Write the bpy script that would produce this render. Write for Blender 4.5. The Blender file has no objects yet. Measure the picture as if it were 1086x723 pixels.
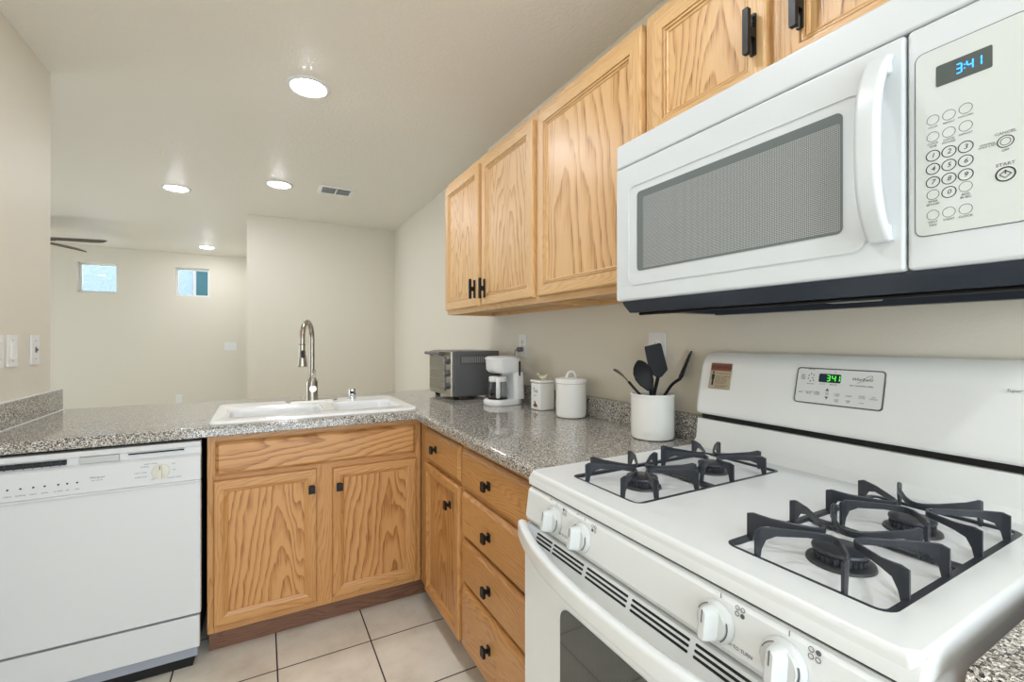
import bpy, bmesh, math, random
from mathutils import Vector, Matrix
random.seed(7)
S = bpy.context.scene
COL = S.collection

# ------------------------------------------------------------------ camera, world, light, exposure
F_PX, YAW, CAM, V0 = 481.5, 0.50231, (-1.26016, -2.05774, 1.24513), 360.23
cd = bpy.data.cameras.new('camera'); cam = bpy.data.objects.new('camera', cd); COL.objects.link(cam)
cd.sensor_width = 36.0; cd.lens = 36.0 * F_PX / 1086.0
cd.shift_y = -(361.5 - V0) / 1086.0
cd.clip_start = 0.02
cam.location = CAM; cam.rotation_euler = (math.pi / 2, 0, -YAW)
S.camera = cam
vs = S.view_settings
vs.view_transform = 'Standard'; vs.look = 'None'; vs.gamma = 1.0; vs.use_curve_mapping = False
vs.exposure = 0.84
WORLD_STRENGTH = 3.4          # overcast daylight outside the windows
LAMP_STRENGTH = 82.0          # recessed downlight lenses
CEIL = 2.462

w = bpy.data.worlds.new('sky'); S.world = w; w.use_nodes = True
bg = w.node_tree.nodes['Background']
bg.inputs['Color'].default_value = (0.80, 0.91, 1.0, 1); bg.inputs['Strength'].default_value = WORLD_STRENGTH

def portal(name, loc, rot, sx, sy):
    l = bpy.data.lights.new(name, 'AREA'); l.shape = 'RECTANGLE'; l.size = sx; l.size_y = sy
    l.cycles.is_portal = True
    o = bpy.data.objects.new(name, l); COL.objects.link(o); o.location = loc; o.rotation_euler = rot

# ------------------------------------------------------------------ materials
def new_mat(name):
    m = bpy.data.materials.new(name); m.use_nodes = True
    return m, m.node_tree.nodes, m.node_tree.links, m.node_tree.nodes['Principled BSDF']
def lin(c):
    return tuple(((x / 12.92) if x <= .04045 else ((x + .055) / 1.055) ** 2.4) for x in [v / 255 for v in c]) + (1,)
def plain(name, rgb, rough=.5, metal=0, coat=0, emit=None, es=0, spec=None, bump=None):
    m, n, l, b = new_mat(name)
    b.inputs['Base Color'].default_value = lin(rgb); b.inputs['Roughness'].default_value = rough
    b.inputs['Metallic'].default_value = metal; b.inputs['Coat Weight'].default_value = coat
    b.inputs['Coat Roughness'].default_value = .08
    if spec is not None: b.inputs['Specular IOR Level'].default_value = spec
    if emit: b.inputs['Emission Color'].default_value = lin(emit); b.inputs['Emission Strength'].default_value = es
    if bump:
        tc = n.new('ShaderNodeTexCoord'); nz = n.new('ShaderNodeTexNoise'); bp = n.new('ShaderNodeBump')
        nz.inputs['Scale'].default_value = bump[0]; nz.inputs['Detail'].default_value = 2
        bp.inputs['Strength'].default_value = bump[1]; bp.inputs['Distance'].default_value = bump[2]
        l.new(tc.outputs['Object'], nz.inputs['Vector']); l.new(nz.outputs['Fac'], bp.inputs['Height'])
        l.new(bp.outputs['Normal'], b.inputs['Normal'])
    return m
def math_node(n, l, op, a, b=None, c=None):
    k = n.new('ShaderNodeMath'); k.operation = op
    for i, v in enumerate((a, b, c)):
        if v is None: continue
        if isinstance(v, (int, float)): k.inputs[i].default_value = v
        else: l.new(v, k.inputs[i])
    return k.outputs[0]
def ramp(n, l, fac, stops, interp='LINEAR'):
    r = n.new('ShaderNodeValToRGB'); r.color_ramp.interpolation = interp
    e = r.color_ramp.elements
    while len(e) > 1: e.remove(e[-1])
    e[0].position, e[0].color = stops[0][0], stops[0][1]
    for p, c in stops[1:]:
        k = e.new(p); k.color = c
    l.new(fac, r.inputs['Fac']); return r.outputs['Color']

def oak(name, light, mid, dark, freq=56.0, wander=5.0, contrast=1.0):
    m, n, l, b = new_mat(name)
    uv = n.new('ShaderNodeUVMap'); uv.uv_map = 'grain'
    sp = n.new('ShaderNodeSeparateXYZ'); l.new(uv.outputs['UV'], sp.inputs[0])
    u, v = sp.outputs['X'], sp.outputs['Y']
    def noise(su, sv, scale=1.0, detail=3, rough=.5):
        c = n.new('ShaderNodeCombineXYZ')
        l.new(math_node(n, l, 'MULTIPLY', u, su), c.inputs['X']); l.new(math_node(n, l, 'MULTIPLY', v, sv), c.inputs['Y'])
        t = n.new('ShaderNodeTexNoise'); t.inputs['Scale'].default_value = scale
        t.inputs['Detail'].default_value = detail; t.inputs['Roughness'].default_value = rough
        l.new(c.outputs[0], t.inputs['Vector']); return t.outputs['Fac']
    wob = noise(9, 1.6, 1, 2)
    wob2 = noise(26, 7, 1, 2)
    # nested arches of plain-sawn oak: hyperbola across the board + drift along it
    uu = math_node(n, l, 'ADD', u, math_node(n, l, 'MULTIPLY', math_node(n, l, 'SUBTRACT', wob, .5), .16))
    hyp = math_node(n, l, 'SQRT', math_node(n, l, 'ADD', math_node(n, l, 'MULTIPLY', uu, uu), .0006))
    a = math_node(n, l, 'MULTIPLY', hyp, freq)
    a = math_node(n, l, 'ADD', a, math_node(n, l, 'MULTIPLY', v, 7.0))
    a = math_node(n, l, 'ADD', a, math_node(n, l, 'MULTIPLY', wob2, 1.7))
    a = math_node(n, l, 'ADD', a, math_node(n, l, 'MULTIPLY', wob, wander))
    fr = math_node(n, l, 'FRACT', a)
    pores = noise(520, 16, 1, 2)
    pores2 = noise(1500, 30, 1, 1)
    band = ramp(n, l, fr, [(0, (0, 0, 0, 1)), (.40, (.06, .06, .06, 1)), (.66, (.5, .5, .5, 1)), (.9, (1, 1, 1, 1)), (1.0, (0, 0, 0, 1))])
    pm = math_node(n, l, 'MULTIPLY', math_node(n, l, 'SUBTRACT', pores, .42), 2.6)
    pm.node.use_clamp = True
    sep = n.new('ShaderNodeSeparateColor'); l.new(band, sep.inputs[0])
    bf = math_node(n, l, 'MULTIPLY', sep.outputs[0], math_node(n, l, 'ADD', math_node(n, l, 'MULTIPLY', pm, .75 * contrast), .40 * contrast))
    tone = noise(5, 1.2, 1, 2)
    bf = math_node(n, l, 'ADD', bf, math_node(n, l, 'MULTIPLY', pm, .14))
    bf = math_node(n, l, 'ADD', bf, math_node(n, l, 'MULTIPLY', math_node(n, l, 'SUBTRACT', tone, .5), .5)); bf.node.use_clamp = True
    col = ramp(n, l, bf, [(0, lin(light)), (.45, lin(mid)), (1, lin(dark))])
    l.new(col, b.inputs['Base Color'])
    b.inputs['Roughness'].default_value = .34; b.inputs['Coat Weight'].default_value = .12
    b.inputs['Coat Roughness'].default_value = .30
    bp = n.new('ShaderNodeBump'); bp.inputs['Strength'].default_value = .35; bp.inputs['Distance'].default_value = .0012
    l.new(math_node(n, l, 'ADD', pores2, math_node(n, l, 'MULTIPLY', bf, -.8)), bp.inputs['Height'])
    l.new(bp.outputs['Normal'], b.inputs['Normal'])
    return m

def stone(name):
    m, n, l, b = new_mat(name)
    tc = n.new('ShaderNodeTexCoord')
    vo = n.new('ShaderNodeTexVoronoi'); vo.inputs['Scale'].default_value = 400
    nz0 = n.new('ShaderNodeTexNoise'); nz0.inputs['Scale'].default_value = 420; nz0.inputs['Detail'].default_value = 1
    mx = n.new('ShaderNodeMixRGB'); mx.blend_type = 'ADD'; mx.inputs[0].default_value = .006
    l.new(tc.outputs['Object'], nz0.inputs['Vector'])
    l.new(tc.outputs['Object'], mx.inputs[1]); l.new(nz0.outputs['Color'], mx.inputs[2])
    l.new(mx.outputs[0], vo.inputs['Vector'])
    sp = n.new('ShaderNodeSeparateColor'); l.new(vo.outputs['Color'], sp.inputs[0])
    col = ramp(n, l, sp.outputs[0], [(0, lin((34, 32, 31))), (.17, lin((92, 87, 82))), (.36, lin((150, 142, 132))), (.60, lin((188, 182, 172))),
                                     (.83, lin((232, 229, 223)))], 'CONSTANT')
    l.new(col, b.inputs['Base Color'])
    b.inputs['Roughness'].default_value = .085; b.inputs['Specular IOR Level'].default_value = .55
    return m

def tile(name):
    m, n, l, b = new_mat(name)
    tc = n.new('ShaderNodeTexCoord')
    sp = n.new('ShaderNodeSeparateXYZ'); l.new(tc.outputs['Object'], sp.inputs[0])
    T, G = .344, .0055
    def line(s, off):
        k = math_node(n, l, 'FRACT', math_node(n, l, 'DIVIDE', math_node(n, l, 'SUBTRACT', s, off - 20 * T), T))
        return math_node(n, l, 'LESS_THAN', k, G / T)
    g = math_node(n, l, 'MAXIMUM', line(sp.outputs['X'], -.870), line(sp.outputs['Y'], -.133))
    nz = n.new('ShaderNodeTexNoise'); nz.inputs['Scale'].default_value = 6; nz.inputs['Detail'].default_value = 6
    nz.inputs['Roughness'].default_value = .6
    l.new(tc.outputs['Object'], nz.inputs['Vector'])
    c = ramp(n, l, nz.outputs['Fac'], [(.3, lin((214, 206, 191))), (.5, lin((231, 224, 211))), (.7, lin((239, 234, 223)))])
    mx = n.new('ShaderNodeMixRGB'); mx.inputs[2].default_value = lin((58, 54, 52))
    l.new(g, mx.inputs[0]); l.new(c, mx.inputs[1]); l.new(mx.outputs[0], b.inputs['Base Color'])
    l.new(math_node(n, l, 'ADD', math_node(n, l, 'MULTIPLY', g, .5), .32), b.inputs['Roughness'])
    bp = n.new('ShaderNodeBump'); bp.inputs['Strength'].default_value = .5; bp.inputs['Distance'].default_value = .002; bp.invert = True
    l.new(g, bp.inputs['Height']); l.new(bp.outputs['Normal'], b.inputs['Normal'])
    return m

def dotted_glass(name, base, dot, scale, rough=.12):
    """dark appliance glass with its printed mesh of fine dots (in the pane's own y-z plane)"""
    m, n, l, b = new_mat(name)
    tc = n.new('ShaderNodeTexCoord'); sp = n.new('ShaderNodeSeparateXYZ'); l.new(tc.outputs['Object'], sp.inputs[0])
    def cell(s):
        k = math_node(n, l, 'SUBTRACT', math_node(n, l, 'FRACT', math_node(n, l, 'MULTIPLY', s, scale)), .5)
        return math_node(n, l, 'MULTIPLY', k, k)
    d = math_node(n, l, 'LESS_THAN', math_node(n, l, 'ADD', cell(sp.outputs['Y']), cell(sp.outputs['Z'])), .085)
    mx = n.new('ShaderNodeMixRGB'); mx.inputs[1].default_value = lin(base); mx.inputs[2].default_value = lin(dot)
    l.new(d, mx.inputs[0]); l.new(mx.outputs[0], b.inputs['Base Color'])
    b.inputs['Roughness'].default_value = rough; b.inputs['Coat Weight'].default_value = .6; b.inputs['Coat Roughness'].default_value = .03
    return m

def glass(name, tint=(1, 1, 1), rough=0.0):
    m, n, l, b = new_mat(name)
    b.inputs['Base Color'].default_value = tint + (1,); b.inputs['Transmission Weight'].default_value = 1
    b.inputs['Roughness'].default_value = rough; b.inputs['IOR'].default_value = 1.3
    return m

M = {}
M['wall'] = plain('wall_paint', (220, 213, 198), .55, bump=(140, .10, .004))
M['ceiling'] = plain('ceiling_paint', (232, 227, 216), .45, bump=(70, .35, .006))
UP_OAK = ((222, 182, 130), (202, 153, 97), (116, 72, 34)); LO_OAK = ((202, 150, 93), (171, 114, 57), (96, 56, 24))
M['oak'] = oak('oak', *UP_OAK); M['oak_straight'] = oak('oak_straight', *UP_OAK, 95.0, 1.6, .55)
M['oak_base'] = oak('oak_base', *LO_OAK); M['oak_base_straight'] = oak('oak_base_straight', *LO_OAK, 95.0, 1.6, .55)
M['kick'] = oak('stained_kick', (128, 90, 68), (112, 74, 54), (84, 52, 38))
M['stone'] = stone('speckled_stone')
M['tile'] = tile('floor_tile')
M['carpet'] = plain('carpet', (176, 164, 146), .95)
M['enamel'] = plain('white_enamel', (226, 228, 228), .3, coat=.15)
M['dwwhite'] = plain('dishwasher_white', (212, 214, 215), .3, coat=.15)
M['dwwhite'] = plain('dishwasher_white', (212, 214, 215), .3, coat=.15)
M['mwwhite'] = plain('microwave_white', (211, 215, 217), .32, coat=.1)
M['plastic'] = plain('white_plastic', (228, 228, 226), .35)
M['panelwhite'] = plain('panel_white', (208, 212, 208), .30)
M['ceramic'] = plain('white_ceramic', (236, 234, 228), .15, coat=.4)
M['sink'] = plain('white_sink', (240, 241, 241), .15, coat=.4)
M['iron'] = plain('black_iron', (44, 47, 54), .38)
M['burner'] = plain('burner_cap', (50, 53, 60), .35)
M['alu'] = plain('burner_ring', (74, 74, 76), .4, metal=.5)
M['black'] = plain('black_metal', (15, 15, 16), .4, spec=.3)
M['blackplastic'] = plain('black_plastic', (17, 17, 18), .5, spec=.3)
M['gap'] = plain('dark_gap', (12, 12, 13), .7)
M['chin'] = plain('dark_underside', (40, 47, 58), .3)
M['bgpanel'] = plain('backguard_panel', (230, 231, 229), .3)
M['latchgrey'] = plain('latch_grey', (186, 188, 186), .4)
M['lipgrey'] = plain('lip_grey', (150, 155, 166), .5)
M['knobwhite'] = plain('knob_white', (202, 204, 202), .45)
M['bgbrightened'] = plain('backguard_brightened', (242, 243, 241), .28, coat=.15)  # range enamel brightened for backguard and riser, making up for light missing there
M['grey'] = plain('grey_metal', (98, 98, 100), .35, metal=.3)
M['filter'] = plain('filter_mesh', (180, 180, 174), .4, metal=.6)
M['steel'] = plain('brushed_steel', (178, 172, 158), .28, metal=1)
M['nickel'] = plain('brushed_nickel', (168, 160, 148), .26, metal=1)
M['chrome'] = plain('chrome', (215, 215, 215), .08, metal=1)
M['mwglass'] = dotted_glass('oven_mesh_glass', (112, 117, 118), (186, 189, 188), 330, .2)
M['mwborder'] = plain('microwave_glass', (104, 112, 113), .15, coat=.5)
M['ovenglass'] = dotted_glass('oven_door_glass', (34, 39, 39), (76, 84, 80), 280, .06)
M['ink'] = plain('printed_ink', (92, 92, 96), .5)
M['inkdark'] = plain('dark_ink', (40, 40, 44), .5)
M['slot'] = plain('slot_black', (14, 14, 14), .6)
M['display'] = plain('display_glass', (80, 87, 84), .3)
M['display2'] = plain('display_teal', (8, 44, 62), .2)
M['blue'] = plain('blue_digits', (20, 90, 200), .4, emit=(40, 140, 255), es=2.2)
M['green'] = plain('green_digits', (20, 120, 30), .4, emit=(90, 240, 60), es=.8)
M['lamp'] = plain('lamp_lens', (255, 255, 255), .4, emit=(244, 248, 255), es=LAMP_STRENGTH)
M['knobdish'] = plain('ivory_dial', (212, 209, 196), .35)
M['stickred'] = plain('sticker_red', (138, 74, 60), .6)
M['sticktan'] = plain('sticker_tan', (184, 170, 144), .6)
M['fan'] = plain('fan_blade', (92, 74, 60), .5)
M['bronze'] = plain('fan_bronze', (120, 100, 80), .35, metal=.6)
M['vinyl'] = plain('window_vinyl', (236, 236, 234), .4)
M['glass'] = glass('clear_glass')
M['carafe'] = glass('carafe_glass', (.80, .80, .80), .02)
M['outwall'] = plain('neighbour_stucco', (114, 128, 138), .8, bump=(14, .9, .04))
M['teal'] = plain('teal_panel', (6, 58, 66), .7)
M['chickgreen'] = plain('bird_glaze', (206, 200, 172), .2)
M['motif'] = plain('painted_motif', (112, 74, 44), .4)

# ------------------------------------------------------------------ mesh helpers
def box(bm, lo, hi, bev=0.0, seg=2):
    lo, hi = [min(a, b) for a, b in zip(lo, hi)], [max(a, b) for a, b in zip(lo, hi)]
    r = bmesh.ops.create_cube(bm, size=1.0)
    vs_ = r['verts']
    for v in vs_:
        v.co = Vector(((lo[i] + hi[i]) / 2 + v.co[i] * (hi[i] - lo[i]) for i in range(3)))
    if bev > 0:
        es = list({e for v in vs_ for e in v.link_edges})
        bmesh.ops.bevel(bm, geom=es, offset=min(bev, .49 * min(hi[i] - lo[i] for i in range(3))), segments=seg, affect='EDGES', profile=.5)
    return bm
def loft(bm, rings, close_ring=True, cap=True):
    """rings: list of equally long lists of points"""
    R = [[bm.verts.new(p) for p in ring] for ring in rings]
    n = len(R[0])
    for a, b in zip(R[:-1], R[1:]):
        for i in range(n if close_ring else n - 1):
            j = (i + 1) % n
            try: bm.faces.new((a[i], a[j], b[j], b[i]))
            except ValueError: pass
    if cap:
        for ring in (R[0], R[-1]):
            try: bm.faces.new(ring)
            except ValueError: pass
    return R
def prism(bm, pts, axis, a, b):
    """extrude a 2D polygon along an axis; pts are the two other coordinates in x,y,z order"""
    def mk(p, t):
        q = list(p); q.insert(axis, t); return Vector(q)
    loft(bm, [[mk(p, a) for p in pts], [mk(p, b) for p in pts]])
def lathe(bm, prof, c=(0, 0, 0), seg=28, axis=(0, 0, 1), ring=False):
    if ring: prof = list(prof) + [prof[0]]
    q = Vector((0, 0, 1)).rotation_difference(Vector(axis)); c = Vector(c)
    rings = []
    for r, z in prof:
        rings.append([c + q @ Vector((max(r, 1e-5) * math.cos(2 * math.pi * i / seg), max(r, 1e-5) * math.sin(2 * math.pi * i / seg), z)) for i in range(seg)])
    loft(bm, rings, cap=not ring)
    if ring: bmesh.ops.remove_doubles(bm, verts=bm.verts, dist=1e-6)
def tube(bm, pts, r, seg=10, flat=1.0):
    P = [Vector(p) for p in pts]; rings = []
    up = Vector((0, 0, 1)); prev = None
    for i, p in enumerate(P):
        t = (P[min(i + 1, len(P) - 1)] - P[max(i - 1, 0)]).normalized()
        if prev is None:
            a = up if abs(t.dot(up)) < .95 else Vector((1, 0, 0))
            n = (a - t * a.dot(t)).normalized()
        else:
            n = (prev - t * prev.dot(t)).normalized()
        prev = n; bn = t.cross(n)
        rr = r[i] if isinstance(r, (list, tuple)) else r
        rings.append([p + (n * math.cos(2 * math.pi * k / seg) + bn * math.sin(2 * math.pi * k / seg) * flat) * rr for k in range(seg)])
    loft(bm, rings)
def rrect(w_, h_, r, seg=5):
    out = []
    for cx, cy, a0 in ((w_ / 2 - r, h_ / 2 - r, 0), (-w_ / 2 + r, h_ / 2 - r, 90), (-w_ / 2 + r, -h_ / 2 + r, 180), (w_ / 2 - r, -h_ / 2 + r, 270)):
        for k in range(seg + 1):
            a = math.radians(a0 + 90 * k / seg); out.append((cx + r * math.cos(a), cy + r * math.sin(a)))
    return out
def slab(bm, o, r, u, w_, h_, rad, t0, t1, seg=5):
    """rounded rectangle plate centred at o in the plane (r,u), from t0 to t1 along r x u"""
    o, r, u = Vector(o), Vector(r), Vector(u); nn = r.cross(u)
    loft(bm, [[o + r * a + u * b + nn * t for a, b in rrect(w_, h_, rad, seg)] for t in (t0, t1)])
def ring_plate(bm, o, r, u, outer, inner, t0, t1, orad, irad, seg=5):
    """rounded rectangle with a rounded rectangular hole"""
    o, r, u = Vector(o), Vector(r), Vector(u); nn = r.cross(u)
    A, B = rrect(*outer, orad, seg), rrect(*inner, irad, seg)
    def ring(P, t): return [bm.verts.new(o + r * a + u * b + nn * t) for a, b in P]
    a0, a1, b0, b1 = ring(A, t0), ring(A, t1), ring(B, t0), ring(B, t1)
    n = len(A)
    for i in range(n):
        j = (i + 1) % n
        for q in ((a0[i], a0[j], a1[j], a1[i]), (b0[j], b0[i], b1[i], b1[j]), (a1[i], a1[j], b1[j], b1[i]), (a0[j], a0[i], b0[i], b0[j])):
            bm.faces.new(q)
def spline(pts, n=8):
    P = [Vector(p) for p in pts]; out = []
    for i in range(len(P) - 1):
        p0, p1, p2, p3 = P[max(i - 1, 0)], P[i], P[i + 1], P[min(i + 2, len(P) - 1)]
        for k in range(n):
            t = k / n
            out.append(.5 * ((2 * p1) + (p2 - p0) * t + (2 * p0 - 5 * p1 + 4 * p2 - p3) * t * t + (3 * p1 - p0 - 3 * p2 + p3) * t ** 3))
    out.append(P[-1]); return out

def root_of(o):
    while o.parent: o = o.parent
    return o
def O(name, bm, m, parent=None, grain=None, cath=True, local=False, sharp=38, label=None, gs=None):
    """link a bmesh as ONE mesh object. World coordinates unless local; grain = axis the wood runs along"""
    if parent is not None and not local:
        d = Vector(root_of(parent).location)
        for v in bm.verts: v.co -= d
    bmesh.ops.recalc_face_normals(bm, faces=bm.faces)
    for f in bm.faces: f.smooth = True
    for e in bm.edges:
        if len(e.link_faces) != 2 or e.calc_face_angle(0) > math.radians(sharp): e.smooth = False
    if grain is not None and bm.verts:
        lay = bm.loops.layers.uv.new('grain')
        cs = [sum(v.co[i] for v in bm.verts) / len(bm.verts) for i in range(3)]
        ou = random.uniform(-.05, .05) if cath else random.choice((-1, 1)) * random.uniform(.09, .2)
        ov = random.uniform(0, 20); g_ = gs if gs else (.72 if cath else 1.0)
        for f in bm.faces:
            nd = max(range(3), key=lambda i: abs(f.normal[i]))
            al = grain
            if nd == grain:
                al = [i for i in range(3) if i != nd][0]
            ac = [i for i in range(3) if i not in (nd, al)][0]
            for lp in f.loops:
                lp[lay].uv = ((lp.vert.co[ac] - cs[ac]) * g_ + ou, lp.vert.co[al] * g_ + ov)
    me = bpy.data.meshes.new(name); bm.to_mesh(me); bm.free()
    if grain is not None and not cath and m in ('oak', 'oak_base'): m = m + '_straight'
    me.materials.append(M[m] if isinstance(m, str) else m)
    o = bpy.data.objects.new(name, me); COL.objects.link(o)
    wn = o.modifiers.new('weighted_normals', 'WEIGHTED_NORMAL'); wn.keep_sharp = True; wn.weight = 80
    if parent is not None: o.parent = parent
    if label: o['label'] = label
    return o
def B(): return bmesh.new()
def thing(name, label, cat, loc=(0, 0, 0), group=None, rz=0):
    o = bpy.data.objects.new(name, None); COL.objects.link(o); o.location = loc; o.rotation_euler = (0, 0, rz)
    o.empty_display_size = .05
    o['label'] = label; o['category'] = cat
    if group: o['group'] = group
    return o
def tag(o, label, cat, group=None, kind=None):
    o['label'] = label; o['category'] = cat
    if group: o['group'] = group
    if kind: o['kind'] = kind
    return o
def struct(name, bm, m, parent=None, **k):
    o = O(name, bm, m, parent, **k)
    if parent is None: o['kind'] = 'structure'
    return o
def lettering(name, items, m, parent, local=False):
    """items: (text, origin, right, up, size, align[, shear]) laid on a surface; one mesh"""
    bm = B(); 
    for it in items:
        txt, o, r, u, size, al = it[:6]
        c = bpy.data.curves.new('t', 'FONT'); c.body = txt; c.size = size; c.align_x = al; c.align_y = 'CENTER'
        c.resolution_u = 2; c.fill_mode = 'BOTH'; c.extrude = .0001
        if len(it) > 6: c.shear = it[6]
        ob = bpy.data.objects.new('t', c)
        me = bpy.data.meshes.new_from_object(ob)
        r, u, o = Vector(r).normalized(), Vector(u).normalized(), Vector(o); nn = r.cross(u)
        mat = Matrix(((r.x, u.x, nn.x, o.x), (r.y, u.y, nn.y, o.y), (r.z, u.z, nn.z, o.z), (0, 0, 0, 1)))
        me.transform(mat); bm.from_mesh(me)
        bpy.data.objects.remove(ob); bpy.data.curves.remove(c); bpy.data.meshes.remove(me)
    return O(name, bm, m, parent, local=local)

# ------------------------------------------------------------------ the room
XW = 0.0            # kitchen wall behind range;  past y=.56 it steps back
bm = B(); box(bm, (-6.2, -4.0, -.08), (1.2, 6.2, 0)); struct('floor', bm, 'tile')
bm = B(); box(bm, (-6.2, -4.0, CEIL), (1.2, 6.2, CEIL + .08)); struct('ceiling', bm, 'ceiling')
bm = B(); box(bm, (XW, -4.0, 0), (.25, .562, CEIL)); box(bm, (.03, .562, 0), (.25, 3.02, CEIL)); struct('wall_right', bm, 'wall')
bm = B(); box(bm, (-2.24, -3.6, 0), (-2.11, .775, CEIL)); struct('wall_left', bm, 'wall')
bm = B(); box(bm, (-1.395, 3.014, 0), (.03, 3.14, CEIL)); box(bm, (-1.395, 3.14, 0), (-1.27, 5.75, CEIL)); struct('wall_partition', bm, 'wall')
YF = 5.75
def wall_with_holes(bm, axis, t0, t1, a0, a1, z0, z1, holes):
    """wall slab; holes (a0,a1,z0,z1) sorted along a and not overlapping"""
    def put(p0, p1, q0, q1):
        lo = [p0, 0, q0]; hi = [p1, 0, q1]
        if axis == 1: box(bm, (p0, t0, q0), (p1, t1, q1))
        else: box(bm, (t0, p0, q0), (t1, p1, q1))
    x = a0
    for h in holes:
        put(x, h[0], z0, z1); put(h[0], h[1], z0, h[2]); put(h[0], h[1], h[3], z1); x = h[1]
    put(x, a1, z0, z1)
H1 = (-3.355, -2.955, 1.861, 2.252); H2 = (-2.330, -1.931, 1.858, 2.262)
bm = B(); wall_with_holes(bm, 1, YF, YF + .16, -6.2, 1.2, 0, CEIL, [H1, H2]); struct('wall_far', bm, 'wall')
HL = (2.0, 4.3, .45, 2.1)  # unseen window opening, added and sized for its daylight on far wall and range
bm = B(); wall_with_holes(bm, 0, -5.6, -5.45, -4.0, YF, 0, CEIL, [HL]); struct('wall_living', bm, 'wall')
HB = (-2.0, -.2, .06, 2.15)  # unseen patio opening added behind the camera for cool fill light
bm = B(); wall_with_holes(bm, 1, -3.75, -3.6, -2.24, 0, 0, CEIL, [HB]); struct('wall_back', bm, 'wall')
bm = B(); box(bm, (-5.45, -.2, 0), (-2.24, -.08, CEIL)); struct('wall_corner', bm, 'wall')
bm = B(); box(bm, (-2.108, .64, 0), (.028, .76, .873)); struct('wall_knee', bm, 'wall')
portal('window_portal', (-5.44, (HL[0] + HL[1]) / 2, 1.33), (0, -math.pi / 2, 0), 1.65, 2.3)
portal('window_portal', ((HB[0] + HB[1]) / 2, -3.59, 1.1), (math.pi / 2, 0, 0), 1.8, 2.1)

def small_window(name, h, slider):
    bm = B(); cx, cz = (h[0] + h[1]) / 2, (h[2] + h[3]) / 2; W_, H_ = h[1] - h[0] - .002, h[3] - h[2] - .002
    ring_plate(bm, (cx, YF + .11, cz), (1, 0, 0), (0, 0, 1), (W_, H_), (W_ - .05, H_ - .05), -.02, .02, .003, .003, 2)
    if slider: box(bm, (cx + .0, YF + .095, h[2] + .02), (cx + .03, YF + .125, h[3] - .02))
    o = struct(name, bm, 'vinyl')
    bm = B(); box(bm, (cx - W_ / 2 + .02, YF + .108, cz - H_ / 2 + .02), (cx + W_ / 2 - .02, YF + .113, cz + H_ / 2 - .02))
    struct('window_pane', bm, 'glass', o)
small_window('window_1', H1, False); small_window('window_2', H2, True)
def big_window(name, ax, t, h):
    bm = B(); r = (0, -1, 0) if ax == 0 else (-1, 0, 0)
    c = (t, (h[0] + h[1]) / 2, (h[2] + h[3]) / 2) if ax == 0 else ((h[0] + h[1]) / 2, t, (h[2] + h[3]) / 2)
    W_, H_ = h[1] - h[0] - .002, h[3] - h[2] - .002
    ring_plate(bm, c, r, (0, 0, 1), (W_, H_), (W_ - .1, H_ - .1), -.02, .02, .003, .003, 2)
    m_ = .03
    if ax == 0: box(bm, (t - .02, c[1] - m_, h[2] + .04), (t + .02, c[1] + m_, h[3] - .04))
    else: box(bm, (c[0] - m_, t - .02, h[2] + .04), (c[0] + m_, t + .02, h[3] - .04))
    struct(name, bm, 'vinyl')
big_window('added_window_living', 0, -5.52, HL); big_window('added_window_back', 1, -3.68, HB)  # both windows are out of view, added to let daylight in
# the house next door, seen through the small windows
bm = B(); box(bm, (-6.0, 8.2, 0), (.5, 8.4, 6.0)); nb = thing('neighbouring_house', 'pale stucco house wall with teal panel seen through the small far windows', 'house', (-3, 8.3, 0))
O('stucco_wall', bm, 'outwall', nb)
bm = B(); box(bm, (-2.345, 8.16, 1.9), (-1.8, 8.199, 3.6)); O('shutter_panel', bm, 'teal', nb)

# ------------------------------------------------------------------ ceiling fittings
def downlight(x, y, label, r=.100):
    t = thing('recessed_downlight', label, 'ceiling light', (x, y, CEIL), 'recessed downlights')
    bm = B(); lathe(bm, [(r - .028, -.004), (r - .018, -.009), (r - .004, -.006), (r, -.0005), (r - .03, -.0005)], (x, y, CEIL), 36, ring=True); O('trim_ring', bm, 'plastic', t)
    bm = B(); lathe(bm, [(0, -.019), (.03, -.018), (.052, -.0145), (r - .029, -.006), (r - .030, -.002)], (x, y, CEIL)); O('lens', bm, 'lamp', t)
downlight(-1.066, .327, 'large round recessed ceiling light nearest the wall cabinets')
downlight(-1.866, 2.427, 'recessed ceiling light left of centre above the passage')
downlight(-1.147, 1.931, 'small recessed ceiling light beside the air vent')
downlight(-1.90, 5.10, 'distant recessed ceiling light above the far beige wall')
downlight(-1.066, -1.15, "added unseen recessed ceiling light above the kitchen aisle beside the range")  # out of view, added for more downward light on the cooktop
downlight(-1.066, -2.65, "added unseen recessed ceiling light above the kitchen aisle behind the camera")  # added behind the camera to brighten the kitchen
downlight(-3.9, 2.6, 'added unseen recessed ceiling light above the living room behind the left wall')  # unseen lamp added to light the living room
t = thing('ceiling_vent', 'small white louvred air vent in the ceiling near the wall corner', 'air vent', (-.735, 1.885, CEIL))
bm = B(); ring_plate(bm, (-.735, 1.885, CEIL), (1, 0, 0), (0, -1, 0), (.27, .21), (.215, .15), .0005, .008, .006, .003, 2); O('frame', bm, 'vinyl', t)
bm = B(); box(bm, (-.84, 1.81, CEIL - .0015), (-.63, 1.96, CEIL - .0005)); O('duct_opening', bm, 'slot', t)
for k in range(8):
    y = 1.82 + k * .0185
    bm = B(); prism(bm, [(y + .007, CEIL - .002), (y + .009, CEIL - .002), (y + .002, CEIL - .009), (y, CEIL - .009)], 0, -.842, -.628); O('louvre', bm, 'vinyl', t)
bm = B(); box(bm, (-.74, 1.81, CEIL - .010), (-.73, 1.96, CEIL - .002)); O('centre_bar', bm, 'vinyl', t)

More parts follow.
